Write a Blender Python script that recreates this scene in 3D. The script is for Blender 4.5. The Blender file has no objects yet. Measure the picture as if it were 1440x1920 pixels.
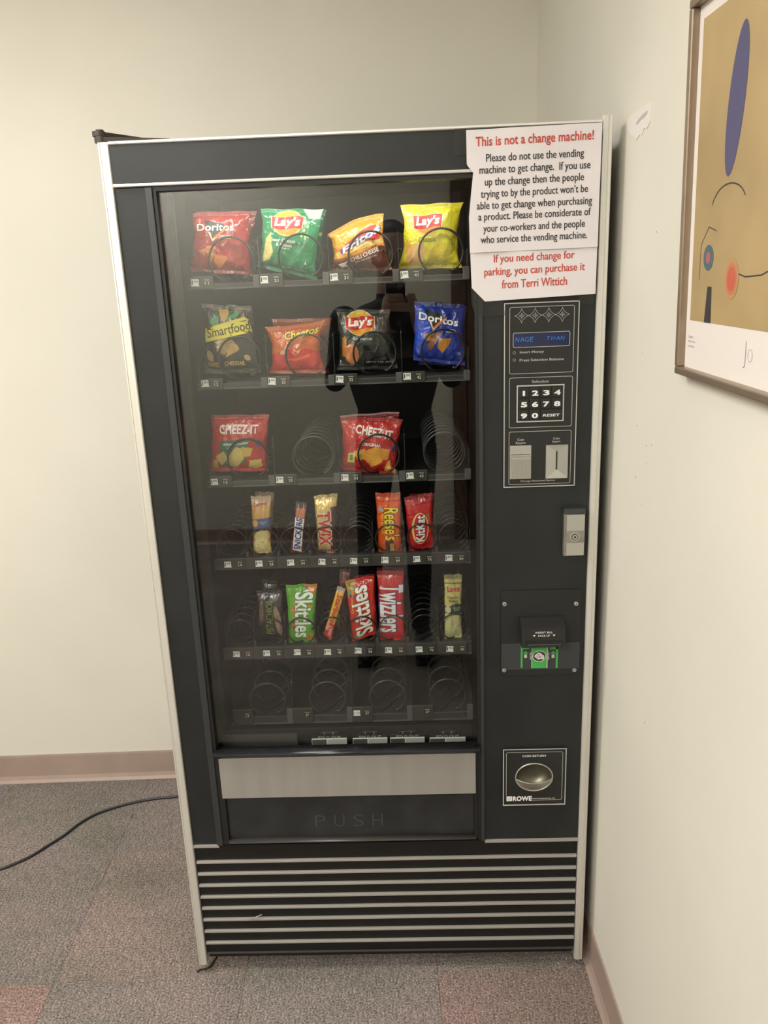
import bpy, bmesh, math, random
import numpy as np
from mathutils import Matrix, Vector

# ---------------------------------------------------------------- camera, world, lights, exposure
CAM_LOC=(0.52718,-1.51858,1.56211)
CAM_ROT=((0.999116,0.030860,0.028562),(0.019122,0.271489,-0.962252),(-0.037449,0.961947,0.270659))
FOCAL=1490.0
MW=0.9067
GAP=0.0254
DB=0.8460
PH=0.02479

PI = math.pi
scene = bpy.context.scene
COL = scene.collection
cam_data = bpy.data.cameras.new('camera')
cam_data.sensor_fit = 'VERTICAL'; cam_data.sensor_height = 36.0
cam_data.lens = FOCAL / 1920 * 36.0
cam_data.clip_start = 0.01
cam = bpy.data.objects.new('camera', cam_data); COL.objects.link(cam)
cam.matrix_world = Matrix.Translation(CAM_LOC) @ Matrix(CAM_ROT).to_4x4()
scene.camera = cam
scene.view_settings.view_transform = 'Standard'
scene.view_settings.look = 'None'
scene.view_settings.gamma = 1.0
scene.view_settings.use_curve_mapping = False
scene.view_settings.exposure = 0.12
world = bpy.data.worlds.new('world'); scene.world = world; world.use_nodes = True
world.node_tree.nodes['Background'].inputs[0].default_value = (0.8, 0.78, 0.72, 1)
world.node_tree.nodes['Background'].inputs[1].default_value = 0.05

CEIL = 2.62
XW = MW + GAP                                  # right wall in the room's own frame
FRONT_Y = -3.32
LEFT_X = -2.6
# ceiling luminaires in the room's frame: x, y, length x, length y, watts
LAMPS = [(-0.80, -0.50, 1.2, 0.6, 31.0, 'left of the vending machine'), (-0.95, -2.70, 1.2, 0.6, 66.0, 'over the front wall'), (-0.1, -1.75, 1.2, 0.3, 12.0, 'narrower than the others, above the person')]
CASE_W = 0.85                                   # the tube behind the header inside the machine
LAMP_COL = (1.0, 0.98, 0.935)

ROOM = Matrix.Translation((MW, 0, 0)) @ Matrix.Rotation(PH, 4, 'Z') @ Matrix.Translation((-MW, 0, 0))   # room frame -> world (the machine stands a little askew)

# ---------------------------------------------------------------- materials
_mats = {}
def mat(name, col, rough=0.5, metal=0.0, spec=0.5, emit=None, coat=0.0):
    if name in _mats: return _mats[name]
    m = bpy.data.materials.new(name); m.use_nodes = True
    b = m.node_tree.nodes['Principled BSDF']
    b.inputs['Base Color'].default_value = (*col, 1); b.inputs['Roughness'].default_value = rough
    b.inputs['Metallic'].default_value = metal; b.inputs['Specular IOR Level'].default_value = spec
    if coat: b.inputs['Coat Weight'].default_value = coat
    if emit:
        b.inputs['Emission Color'].default_value = (*emit[0], 1); b.inputs['Emission Strength'].default_value = emit[1]
    _mats[name] = m
    return m
def ink(rgb, rough=0.45):
    """flat print colour, sRGB 0-255"""
    c = tuple(((v / 255 + 0.055) / 1.055) ** 2.4 if v > 10 else v / 255 / 12.92 for v in rgb)
    return mat('print_%d_%d_%d' % rgb, c, rough)
def add_noise(m, scale, amount, bump=0.0, detail=4, stretch=(1, 1, 1), lo=0.35, hi=0.65):
    """multiply the base colour by a soft noise and add bump"""
    nt = m.node_tree; N = nt.nodes; L = nt.links; b = N['Principled BSDF']
    tc = N.new('ShaderNodeTexCoord'); mp = N.new('ShaderNodeMapping'); mp.inputs['Scale'].default_value = stretch
    no = N.new('ShaderNodeTexNoise'); no.inputs['Scale'].default_value = scale; no.inputs['Detail'].default_value = detail
    L.new(tc.outputs['Object'], mp.inputs[0]); L.new(mp.outputs[0], no.inputs['Vector'])
    rg = N.new('ShaderNodeMapRange'); rg.inputs[1].default_value = lo; rg.inputs[2].default_value = hi
    rg.inputs[3].default_value = 1 - amount; rg.inputs[4].default_value = 1 + amount
    L.new(no.outputs['Fac'], rg.inputs[0])
    mx = N.new('ShaderNodeMix'); mx.data_type = 'RGBA'; mx.blend_type = 'MULTIPLY'; mx.inputs[0].default_value = 1
    mx.inputs[6].default_value = b.inputs['Base Color'].default_value
    L.new(rg.outputs[0], mx.inputs[7]); L.new(mx.outputs[2], b.inputs['Base Color'])
    if bump:
        bp = N.new('ShaderNodeBump'); bp.inputs['Strength'].default_value = bump; bp.inputs['Distance'].default_value = 0.002
        L.new(no.outputs['Fac'], bp.inputs['Height']); L.new(bp.outputs[0], b.inputs['Normal'])
    return m
M_WALL = add_noise(mat('wall_paint', (0.70, 0.67, 0.583), 0.75, spec=0.25), 2.2, 0.03, 0.0)
M_CEIL = mat('ceiling_paint', (0.75, 0.74, 0.70), 0.9)
M_BASE = add_noise(mat('vinyl_baseboard', (0.36, 0.27, 0.225), 0.45), 6, 0.08)
M_BLACK = add_noise(mat('black_powder_coat', (0.0125, 0.0145, 0.0145), 0.42, spec=.42), 9, 0.18, 0.08, 6)
M_BLACK2 = add_noise(mat('black_grille_plastic', (0.007, 0.0065, 0.006), 0.55, spec=.35), 9, 0.15)
M_FRAME = mat('dark_window_frame', (0.026, 0.028, 0.029), 0.38)
M_SEAL = mat('black_rubber', (0.008, 0.008, 0.008), 0.5)
M_ALU = add_noise(mat('brushed_aluminium', (0.72, 0.70, 0.64), 0.34, 0.55), 60, 0.05, 0.0, 3, (1, 1, .05))
M_ALUH = add_noise(mat('aluminium_rail', (0.84, 0.82, 0.77), 0.3, 0.45), 60, 0.04, 0.0, 3, (.05, 1, 1))
M_STEEL = add_noise(mat('satin_steel_plate', (0.34, 0.322, 0.298), 0.42, 0.35), 40, 0.04, 0.0, 4, (1, 1, .06))
M_GRBAR = mat('painted_silver_bar', (0.36, 0.335, 0.305), 0.45, 0.2)
M_CAST = mat('cast_metal', (0.50, 0.49, 0.45), 0.35, 0.7)
M_CAST2 = add_noise(mat('worn_cast_metal', (0.34, 0.33, 0.29), 0.32, 0.75), 30, .12)
M_TAN = mat('tarnished_metal', (0.22, 0.20, 0.15), 0.38, 0.8)
M_HINGE = mat('bronze_hinge', (0.065, 0.052, 0.045), 0.45, 0.4)
M_INSIDE = mat('dark_liner', (0.011, 0.011, 0.010), 0.6)
M_TRAY = mat('charcoal_tray_plastic', (0.032, 0.031, 0.029), 0.45)
M_TRAYL = mat('grey_tray_foot', (0.085, 0.083, 0.078), 0.45)
M_DIV = mat('grey_divider', (0.014, 0.014, 0.013), 0.35)
M_COIL = mat('black_coated_wire', (0.010, 0.010, 0.010), 0.3, 0.0, 0.5)
M_COILG = mat('grey_steel_wire', (0.040, 0.040, 0.038), 0.3, 0.3)
M_TAG = mat('white_tag', (0.80, 0.80, 0.74), 0.5)
M_TAGB = mat('black_tag', (0.010, 0.010, 0.008), 0.4)
M_INKK = mat('black_ink', (0.02, 0.02, 0.02), 0.5)
M_INKC = mat('cream_ink', (0.60, 0.57, 0.42), 0.5)
M_LINE = mat('silver_print', (0.46, 0.45, 0.42), 0.4)
M_WHITE = mat('white_print', (0.75, 0.75, 0.72), 0.45)
M_DISPLAY = mat('display_window', (0.006, 0.009, 0.035), 0.15, emit=((0.02, 0.035, 0.12), 0.15))
M_DIGIT = mat('display_digits', (0.02, 0.1, 0.3), 0.3, emit=((0.03, 0.20, 0.70), 0.5))
M_KEY = mat('key_black', (0.012, 0.012, 0.012), 0.35)
M_PLATE = mat('control_plate_black', (0.013, 0.014, 0.013), 0.36)
M_PLATE2 = mat('acceptor_grey', (0.034, 0.036, 0.036), 0.4)
M_GREEN = mat('sticker_green', (0.05, 0.36, 0.07), 0.4)
M_PAPER = add_noise(mat('notice_paper', (0.70, 0.655, 0.66), 0.6, spec=0.3), 12, 0.015)
M_RED = mat('notice_red_ink', (0.50, 0.050, 0.035), 0.5)
M_GREYINK = mat('notice_dark_ink', (0.028, 0.026, 0.03), 0.5)
M_SHOE = mat('black_shoe_leather', (0.01, 0.01, 0.01), 0.4)
M_CABLE = mat('black_cable', (0.018, 0.018, 0.020), 0.4)
M_WOOD = add_noise(mat('brown_door_wood', (0.13, 0.075, 0.050), 0.4), 3, .2, 0, 4, (6, 6, .6))

def glass_mat(name, tint=(0.94, 0.95, 0.94), ior=1.6, rough=0.0):
    m = bpy.data.materials.new(name); m.use_nodes = True
    nt = m.node_tree; N = nt.nodes; L = nt.links; N.clear()
    out = N.new('ShaderNodeOutputMaterial'); mx = N.new('ShaderNodeMixShader')
    tr = N.new('ShaderNodeBsdfTransparent'); tr.inputs[0].default_value = (*tint, 1)
    gl = N.new('ShaderNodeBsdfGlossy'); gl.inputs['Roughness'].default_value = rough
    geo = N.new('ShaderNodeNewGeometry'); mr = N.new('ShaderNodeMapRange')
    mr.inputs[3].default_value = ior; mr.inputs[4].default_value = 1 / ior
    fr = N.new('ShaderNodeFresnel')
    L.new(geo.outputs['Backfacing'], mr.inputs[0]); L.new(mr.outputs[0], fr.inputs['IOR'])
    L.new(fr.outputs[0], mx.inputs[0]); L.new(tr.outputs[0], mx.inputs[1]); L.new(gl.outputs[0], mx.inputs[2])
    L.new(mx.outputs[0], out.inputs[0])
    return m
M_GLASS = glass_mat('window_glass')
def tape_mat():
    m = glass_mat('clear_tape', (0.80, 0.82, 0.80), 1.45, 0.25)
    return m
M_TAPE = tape_mat()

def print_mat(name, rough=0.3, foil=0.0):
    """glossy film whose printed colours come from the mesh's colour attribute"""
    m = bpy.data.materials.new(name); m.use_nodes = True
    nt = m.node_tree; b = nt.nodes['Principled BSDF']
    at = nt.nodes.new('ShaderNodeAttribute'); at.attribute_name = 'print'
    nt.links.new(at.outputs['Color'], b.inputs['Base Color'])
    b.inputs['Roughness'].default_value = rough; b.inputs['Metallic'].default_value = foil
    tc = nt.nodes.new('ShaderNodeTexCoord'); no = nt.nodes.new('ShaderNodeTexNoise'); no.inputs['Scale'].default_value = 34; no.inputs['Detail'].default_value = 2; no.inputs['Distortion'].default_value = 1.6
    bp = nt.nodes.new('ShaderNodeBump'); bp.inputs['Strength'].default_value = .55; bp.inputs['Distance'].default_value = .006
    nt.links.new(tc.outputs['Object'], no.inputs['Vector']); nt.links.new(no.outputs['Fac'], bp.inputs['Height']); nt.links.new(bp.outputs[0], b.inputs['Normal']); nt.links.new(bp.outputs[0], b.inputs['Coat Normal'])
    b.inputs['Specular IOR Level'].default_value = 0.5
    b.inputs['Coat Weight'].default_value = 0.5; b.inputs['Coat Roughness'].default_value = 0.06
    return m
M_FILM = print_mat('printed_film', 0.22)
M_FOIL = print_mat('printed_foil', 0.28, 0.45)

def carpet_mat():
    m = bpy.data.materials.new('carpet_pile'); m.use_nodes = True
    nt = m.node_tree; N = nt.nodes; L = nt.links; b = N['Principled BSDF']
    b.inputs['Roughness'].default_value = 0.95; b.inputs['Specular IOR Level'].default_value = 0.1
    tc = N.new('ShaderNodeTexCoord'); geo = N.new('ShaderNodeNewGeometry'); oi = N.new('ShaderNodeObjectInfo')
    def noise(sc, det=2, vec=None, st=None):
        n = N.new('ShaderNodeTexNoise'); n.inputs['Scale'].default_value = sc; n.inputs['Detail'].default_value = det
        src = vec or geo.outputs['Position']
        if st:
            mp = N.new('ShaderNodeMapping'); mp.inputs['Scale'].default_value = st[0]; mp.inputs['Rotation'].default_value = (0, 0, st[1]); L.new(src, mp.inputs[0]); src = mp.outputs[0]
        L.new(src, n.inputs['Vector']); return n.outputs['Fac']
    def ramp(src, stops):
        r = N.new('ShaderNodeValToRGB'); L.new(src, r.inputs[0])
        while len(r.color_ramp.elements) < len(stops): r.color_ramp.elements.new(.5)
        for e, (p, c) in zip(r.color_ramp.elements, stops): e.position = p; e.color = (*c, 1)
        return r.outputs[0]
    def mix(a, c, fac, mode='MIX'):
        x = N.new('ShaderNodeMix'); x.data_type = 'RGBA'; x.blend_type = mode
        if isinstance(fac, float): x.inputs[0].default_value = fac
        else: L.new(fac, x.inputs[0])
        for i, v in ((6, a), (7, c)):
            if isinstance(v, tuple): x.inputs[i].default_value = (*v, 1)
            else: L.new(v, x.inputs[i])
        return x.outputs[2]
    big = ramp(noise(2.6, 4, st=((1, 2.0, 1), .3)), [(.34, (.178, .162, .140)), (.50, (.222, .192, .174)), (.66, (.255, .206, .194))])
    sA = noise(34, 3, st=((1, 6, 1), .12)); sB = noise(34, 3, st=((6, 1, 1), .12))
    pick = N.new('ShaderNodeMath'); pick.operation = 'GREATER_THAN'; pick.inputs[1].default_value = .5; L.new(oi.outputs['Random'], pick.inputs[0])
    streak = ramp(mix(sA, sB, pick.outputs[0]), [(.36, (.80, .81, .80)), (.64, (1.20, 1.18, 1.18))])
    c = mix(big, streak, 1.0, 'MULTIPLY')
    c = mix(c, oi.outputs['Color'], 1.0, 'MULTIPLY')
    fine = noise(235, 2)
    sp = ramp(fine, [(.30, (.38, .38, .38)), (.48, (.88, .88, .88)), (.60, (1.22, 1.21, 1.2)), (.74, (1.9, 1.88, 1.85))])
    c = mix(c, sp, 1.0, 'MULTIPLY')
    L.new(c, b.inputs['Base Color'])
    bp = N.new('ShaderNodeBump'); bp.inputs['Strength'].default_value = .6; bp.inputs['Distance'].default_value = .003
    L.new(fine, bp.inputs['Height']); L.new(bp.outputs[0], b.inputs['Normal'])
    return m
M_CARPET = carpet_mat()

# ---------------------------------------------------------------- mesh helpers
class G:
    """collects shapes, links them as one mesh object"""
    def __init__(s): s.v = []; s.f = []; s.m = []; s.mats = []; s.smooth = []
    def mi(s, m):
        if m not in s.mats: s.mats.append(m)
        return s.mats.index(m)
    def add(s, vs, fs, m, smooth=False):
        o = len(s.v); k = s.mi(m)
        s.v += [tuple(map(float, p)) for p in vs]
        for f in fs: s.f.append(tuple(i + o for i in f)); s.m.append(k); s.smooth.append(smooth)
    def box(s, lo, hi, m, bev=0.0):
        x0, y0, z0 = lo; x1, y1, z1 = hi
        if bev <= 0:
            s.add([(x0, y0, z0), (x1, y0, z0), (x1, y1, z0), (x0, y1, z0), (x0, y0, z1), (x1, y0, z1), (x1, y1, z1), (x0, y1, z1)],
                  [(0, 3, 2, 1), (4, 5, 6, 7), (0, 1, 5, 4), (1, 2, 6, 5), (2, 3, 7, 6), (3, 0, 4, 7)], m); return
        b = min(bev, (x1 - x0) / 2.01, (y1 - y0) / 2.01, (z1 - z0) / 2.01)
        bm = bmesh.new(); bmesh.ops.create_cube(bm, size=1)
        for v in bm.verts: v.co = Vector(((x0 + x1) / 2 + v.co.x * (x1 - x0), (y0 + y1) / 2 + v.co.y * (y1 - y0), (z0 + z1) / 2 + v.co.z * (z1 - z0)))
        bmesh.ops.bevel(bm, geom=bm.edges[:], offset=b, segments=2, affect='EDGES', profile=.5)
        bm.verts.index_update()
        s.add([v.co for v in bm.verts], [[v.index for v in f.verts] for f in bm.faces], m); bm.free()
    def prism(s, prof, a0, a1, axis, m, smooth=False):
        """profile polygon (2D) extruded along axis from a0 to a1; axis 'x': prof=(y,z); 'y': prof=(x,z); 'z': prof=(x,y)"""
        def P(p, a): return {'x': (a, p[0], p[1]), 'y': (p[0], a, p[1]), 'z': (p[0], p[1], a)}[axis]
        n = len(prof)
        s.add([P(p, a0) for p in prof] + [P(p, a1) for p in prof],
              [tuple(range(n)), tuple(range(2 * n - 1, n - 1, -1))] + [(i, i + n, (i + 1) % n + n, (i + 1) % n) for i in range(n)], m, smooth)
    def cyl(s, c, r, h, m, axis='y', n=24, r2=None):
        r2 = r if r2 is None else r2
        vs = []
        for k, rr in ((0, r), (1, r2)):
            for i in range(n):
                a = 2 * PI * i / n; p = (rr * math.cos(a), rr * math.sin(a), h * k)
                p = {'z': p, 'y': (p[0], p[2], p[1]), 'x': (p[2], p[0], p[1])}[axis]
                vs.append((c[0] + p[0], c[1] + p[1], c[2] + p[2]))
        s.add(vs, [tuple(range(n)), tuple(range(2 * n - 1, n - 1, -1))] + [(i, i + n, (i + 1) % n + n, (i + 1) % n) for i in range(n)], m, False)
    def tube(s, pts, r, m, n=6, caps=True):
        pts = np.array(pts, float); N_ = len(pts)
        t = np.gradient(pts, axis=0); t /= np.linalg.norm(t, axis=1)[:, None] + 1e-12
        up = np.array([0., 0., 1.]) if abs(t[0][2]) < .9 else np.array([0., 1., 0.])
        vs = []; nrm = np.cross(t[0], up); nrm /= np.linalg.norm(nrm)
        rr = r if hasattr(r, '__len__') else [r] * N_
        for i in range(N_):
            nrm = nrm - t[i] * nrm.dot(t[i]); nrm /= np.linalg.norm(nrm); b = np.cross(t[i], nrm)
            for k in range(n):
                a = 2 * PI * k / n; vs.append(pts[i] + rr[i] * (math.cos(a) * nrm + math.sin(a) * b))
        fs = [(i * n + k, i * n + (k + 1) % n, (i + 1) * n + (k + 1) % n, (i + 1) * n + k) for i in range(N_ - 1) for k in range(n)]
        if caps: fs += [tuple(range(n))[::-1], tuple(range((N_ - 1) * n, N_ * n))]
        s.add(vs, fs, m, True)
    def loop(s, pts, w, y, m, closed=True, th=0.0004):
        """flat printed line of width w through (x,z) points at depth y"""
        n = len(pts); P = np.array(pts, float); vs = []; fs = []
        L_, R_ = [], []
        for i in range(n):
            a = P[i - 1] if (closed or i > 0) else P[i]; b = P[(i + 1) % n] if (closed or i < n - 1) else P[i]
            d1 = P[i] - a; d2 = b - P[i]
            if np.linalg.norm(d1) < 1e-9: d1 = d2
            if np.linalg.norm(d2) < 1e-9: d2 = d1
            n1 = np.array([-d1[1], d1[0]]) / np.linalg.norm(d1); n2 = np.array([-d2[1], d2[0]]) / np.linalg.norm(d2)
            nn = n1 + n2; nn /= max(1e-6, np.linalg.norm(nn)); k = w / 2 / max(.35, nn.dot(n1))
            L_.append(P[i] + nn * k); R_.append(P[i] - nn * k)
        for p in L_ + R_: vs.append((p[0], y, p[1]))
        for i in range(n if closed else n - 1): fs.append((i, (i + 1) % n, (i + 1) % n + n, i + n))
        s.add(vs, fs, m)
    def text(s, txt, x0, z0, x1, z1, y, m, bold=0.0, shear=0.0, drop=0.0):
        """writing filling the box (x0,z0)-(x1,z1) on a plane facing -y"""
        V, T = glyphs(txt, bold, shear)
        s.add([(x0 + (x1 - x0) * a, y - l, z0 + (z1 - z0) * b + drop * a) for a, b, l in V], T, m)
    def rot(s, start, Mx):
        for i in range(start, len(s.v)): s.v[i] = tuple(Mx @ Vector(s.v[i]))
    def build(s, name, parent=None, label=None, cat=None, group=None, kind=None, mtx=None):
        me = bpy.data.meshes.new(name); me.from_pydata(s.v, [], s.f)
        for m in s.mats: me.materials.append(m)
        me.polygons.foreach_set('material_index', s.m); me.polygons.foreach_set('use_smooth', s.smooth); me.update()
        o = bpy.data.objects.new(name, me); COL.objects.link(o)
        if parent: o.parent = parent
        if mtx is not None: o.matrix_world = mtx
        return tag(o, label, cat, group, kind)
def tag(o, label=None, cat=None, group=None, kind=None):
    if label: o['label'] = label
    if cat: o['category'] = cat
    if group: o['group'] = group
    if kind: o['kind'] = kind
    return o
def empty(name, loc, label=None, cat=None, group=None, mtx=None):
    o = bpy.data.objects.new(name, None); COL.objects.link(o)
    o.matrix_world = mtx if mtx is not None else Matrix.Translation(loc)
    return tag(o, label, cat, group)

_gl = {}
def glyphs(txt, bold=0.0, shear=0.0):
    """triangles of a line of writing, normalised to its own box; weight is added by overlaying shifted copies"""
    key = (txt, bold, shear)
    if key in _gl: return _gl[key]
    cu = bpy.data.curves.new('writing', 'FONT'); cu.body = txt; cu.resolution_u = 3; cu.offset = min(bold, 0.006); cu.shear = shear
    cu.align_x = 'CENTER'
    cu.space_character = 1.0 + max(0, bold - .02) * 2.2
    ob = bpy.data.objects.new('writing', cu)
    me = ob.to_mesh(); me.calc_loop_triangles()
    V = np.array([v.co[:2] for v in me.vertices]); T = np.array([tuple(t.vertices) for t in me.loop_triangles])
    ob.to_mesh_clear(); bpy.data.objects.remove(ob); bpy.data.curves.remove(cu)
    r = bold - .006; n = len(V); Lf = np.zeros(n)
    if r > .003:
        k = 2 if r < .014 else (4 if r < .035 else 6); ofs = {2: (0, PI), 4: (.7, 2.3, 3.9, 5.5), 6: [PI * i / 3 for i in range(6)]}[k]
        Lf = np.concatenate([Lf + i * 4e-5 for i in range(k)]); T = np.concatenate([T + n * i for i in range(k)])
        V = np.concatenate([V + np.array([math.cos(o), math.sin(o)]) * r for o in ofs])
    V = (V - V.min(0)) / (V.max(0) - V.min(0)); T = [tuple(int(q) for q in t) for t in T]
    V = np.concatenate([V, Lf[:, None]], 1)
    _gl[key] = (V, T)
    return _gl[key]
def mid(a, b, t=.5): return (a[0] + (b[0] - a[0]) * t, a[1] + (b[1] - a[1]) * t)
def rrect(x0, z0, x1, z1, r, n=5):
    pts = []
    for cx, cz, a0 in ((x1 - r, z1 - r, 0), (x0 + r, z1 - r, PI / 2), (x0 + r, z0 + r, PI), (x1 - r, z0 + r, 1.5 * PI)):
        for i in range(n + 1): a = a0 + PI / 2 * i / n; pts.append((cx + r * math.cos(a), cz + r * math.sin(a)))
    return pts

# ---------------------------------------------------------------- the room (structure), built in the room's frame
def structure(name, g, **k): return g.build(name, kind='structure', mtx=ROOM, **k)
g = G(); g.box((LEFT_X, FRONT_Y, -.06), (XW, DB, -.006), M_CARPET); floor = structure('floor', g)
tile_mesh = None; TS = 0.457; rnd = random.Random(4)
nx0, nx1 = -6, 4; seam_x = -0.347; seam_y = 0.011
for i in range(-5, 4):
    for j in range(-8, 3):
        x0 = max(LEFT_X, seam_x + i * TS); x1 = min(XW - .004, seam_x + (i + 1) * TS); y0 = max(FRONT_Y, seam_y + j * TS); y1 = min(DB - .004, seam_y + (j + 1) * TS)
        if x1 - x0 < .01 or y1 - y0 < .01: continue
        if x1 - x0 > TS - .001 and y1 - y0 > TS - .001:
            if tile_mesh is None:
                g = G(); g.box((.0003, .0003, -.006), (TS - .0003, TS - .0003, 0), M_CARPET, .0006); o = g.build('carpet_tile'); tile_mesh = o.data
            else:
                o = bpy.data.objects.new('carpet_tile', tile_mesh); COL.objects.link(o)
            o.location = (x0, y0, 0)
        else:
            g = G(); g.box((x0 + .0003, y0 + .0003, -.006), (x1 - .0003, y1 - .0003, 0), M_CARPET, .0006); o = g.build('carpet_tile')
        o.parent = floor
        o.color = {(-1, -1): (1.22, .98, .94, 1), (2, -1): (1.12, .98, .96, 1), (1, -1): (1.02, 1.04, 1.03, 1), (0, 0): (1.06, 1.0, .98, 1), (-1, 1): (.94, .96, .95, 1), (-2, 1): (1.0, 1.0, 1.10, 1)}.get((i, j), (*[rnd.uniform(.93, 1.05)] * 3, 1))
g = G(); g.box((LEFT_X - .1, FRONT_Y - .1, CEIL), (XW + .1, DB + .1, CEIL + .1), M_CEIL); structure('ceiling', g)
g = G(); g.box((LEFT_X - .1, DB, -.06), (XW + .1, DB + .1, CEIL), M_WALL); structure('wall_back', g)
g = G(); g.box((XW, FRONT_Y, -.06), (XW + .1, DB, CEIL), M_WALL); wall_right = structure('wall_right', g)
g = G(); g.box((LEFT_X - .1, FRONT_Y, -.06), (LEFT_X, DB, CEIL), M_WALL); structure('wall_left', g)
DX = 0.747
g = G(); g.box((LEFT_X - .1, FRONT_Y - .1, -.06), (XW + .1, FRONT_Y, CEIL), M_WALL); structure('wall_front', g)
# vinyl cove base: profile with a toe that flares on to the carpet
cove = [(0, .100), (.004, .100), (.005, .094), (.005, .022), (.009, .010), (.016, .002), (.016, 0), (0, 0)]
g = G(); g.prism([(DB - a, b) for a, b in cove], LEFT_X, XW, 'x', M_BASE); structure('baseboard_back', g)
g = G(); g.prism([(XW - a, b) for a, b in cove], FRONT_Y, DB, 'y', M_BASE); structure('baseboard_right', g)
g = G(); g.prism([(FRONT_Y + a, b) for a, b in cove], LEFT_X, DX, 'x', M_BASE); structure('baseboard_front', g)
g = G(); g.prism([(LEFT_X + a, b) for a, b in cove], FRONT_Y, DB, 'y', M_BASE); structure('baseboard_left', g)
# door behind the camera, seen in the glass: wooden frame and the edge of the door
g = G(); g.box((DX, FRONT_Y, 0), (DX + .085, FRONT_Y + .03, 2.14), M_WOOD, .003); g.box((DX + .085, FRONT_Y, 2.06), (XW - .002, FRONT_Y + .03, 2.14), M_WOOD, .003)
door = structure('door_1', g)
g = G(); g.box((DX + .088, FRONT_Y + .001, .01), (XW - .005, FRONT_Y + .022, 2.055), M_WOOD, .002); g.build('door_leaf', door)
for z in (.35, 1.05, 1.75):
    g = G(); g.box((DX + .076, FRONT_Y + .028, z), (DX + .10, FRONT_Y + .042, z + .11), M_SEAL, .002); g.build('hinge', door)

# torn paint on the right wall
g = G()
P_ = [(0.0060,1.8267), (-0.0195,1.8312), (-0.0797,1.8308), (-0.1259,1.8319), (-0.1267,1.8191), (-0.1218,1.8015), (-0.1071,1.7944), (-0.0930,1.7985), (-0.0822,1.7887), (-0.0706,1.7919), (-0.0530,1.7859), (-0.0400,1.7942), (-0.0230,1.7988), (-0.0010,1.8127)]
g.prism([(a, b) for a, b in P_], XW - .0012, XW + .001, 'x', mat('bare_plaster', (0.76, 0.71, 0.67), .85))
P2 = [(-0.0470,1.8120), (-0.0661,1.8174), (-0.0878,1.8205), (-0.1091,1.8211), (-0.1071,1.8168), (-0.0916,1.8134), (-0.0751,1.8133), (-0.0588,1.8099)]
g.prism([(a, b) for a, b in P2], XW - .0016, XW - .0011, 'x', mat('gouged_plaster', (0.50, 0.45, 0.42), .9))
g.build('torn_paint_patch', wall_right)
g = G()
for (a, b), r in zip([(-0.1359,1.2226), (-0.1840,1.2887), (-0.2104,1.2947), (-0.1914,1.2598), (-0.1779,1.1830), (-0.0510,1.0867), (-0.2531,0.8024), (-0.1787,1.6320), (-0.1401,1.4402), (-0.1277,1.3139)], [.0016, .0012, .0012, .001, .001, .0013, .0016, .0012, .0009, .001]):
    g.cyl((XW - .0006, a, b), r, .0006, mat('wall_scuff', (.36, .34, .30), .8), 'x', 8)
g.build('scuff_mark', wall_right)

# ceiling luminaires
for x, y, lx, ly, w, where in LAMPS:
    e = empty('ceiling_light', (0, 0, 0), 'flush fluorescent ceiling light with white frame, ' + where, 'light', 'ceiling lights', mtx=ROOM @ Matrix.Translation((x, y, CEIL)))
    g = G()
    for a in ((-lx / 2 - .03, -ly / 2 - .03, lx / 2 + .03, -ly / 2), (-lx / 2 - .03, ly / 2, lx / 2 + .03, ly / 2 + .03), (-lx / 2 - .03, -ly / 2, -lx / 2, ly / 2), (lx / 2, -ly / 2, lx / 2 + .03, ly / 2)):
        g.box((a[0], a[1], -.03), (a[2], a[3], -.0005), M_CEIL)
    g.build('frame', e)
    g = G(); g.box((-lx / 2, -ly / 2, -.012), (lx / 2, ly / 2, -.008), mat('lamp_diffuser', (.9, .9, .88), .5, emit=(LAMP_COL, 2.5))); g.build('diffuser', e)
    ld = bpy.data.lights.new('tube_light', 'AREA'); ld.shape = 'RECTANGLE'; ld.size = lx; ld.size_y = ly; ld.energy = w; ld.color = LAMP_COL
    lo = bpy.data.objects.new('tube_light', ld); COL.objects.link(lo); lo.parent = e; lo.location = (0, 0, -.035)

# ---------------------------------------------------------------- the vending machine (world frame = machine frame)
VM = empty('vending_machine', (0, 0, 0), 'tall black snack vending machine with silver edges and a glass front, against the wall', 'vending machine')
def part(name, g, parent=None, label=None): return g.build(name, parent or VM, label)
def sub(name, g, parent, label=None): return g.build(name, parent, label)
ZT, ZB_ = 1.83, .03
WX0, WX1 = .094, .6665        # glass opening
WZ1, WZ0 = 1.7505, .600
# cabinet shell behind the door (hollow)
g = G()
g.box((.012, .032, .10), (.030, .70, 1.815), M_BLACK); g.box((.879, .032, .10), (.897, .70, 1.815), M_BLACK)
g.box((.030, .68, .10), (.879, .70, 1.815), M_BLACK); g.box((.030, .032, 1.797), (.879, .68, 1.815), M_BLACK); g.box((.030, .032, .10), (.879, .68, .118), M_BLACK)
g.box((.690, .034, .118), (.70, .68, 1.797), M_BLACK)
part('cabinet', g)
g = G()
g.box((.080, .036, .56), (.084, .60, 1.79), M_INSIDE); g.box((.684, .036, .56), (.688, .60, 1.79), M_INSIDE)
g.box((.084, .596, .56), (.684, .60, 1.79), M_INSIDE); g.box((.084, .036, 1.786), (.684, .596, 1.79), M_INSIDE); g.box((.084, .100, .545), (.684, .596, .56), M_INSIDE)
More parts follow.
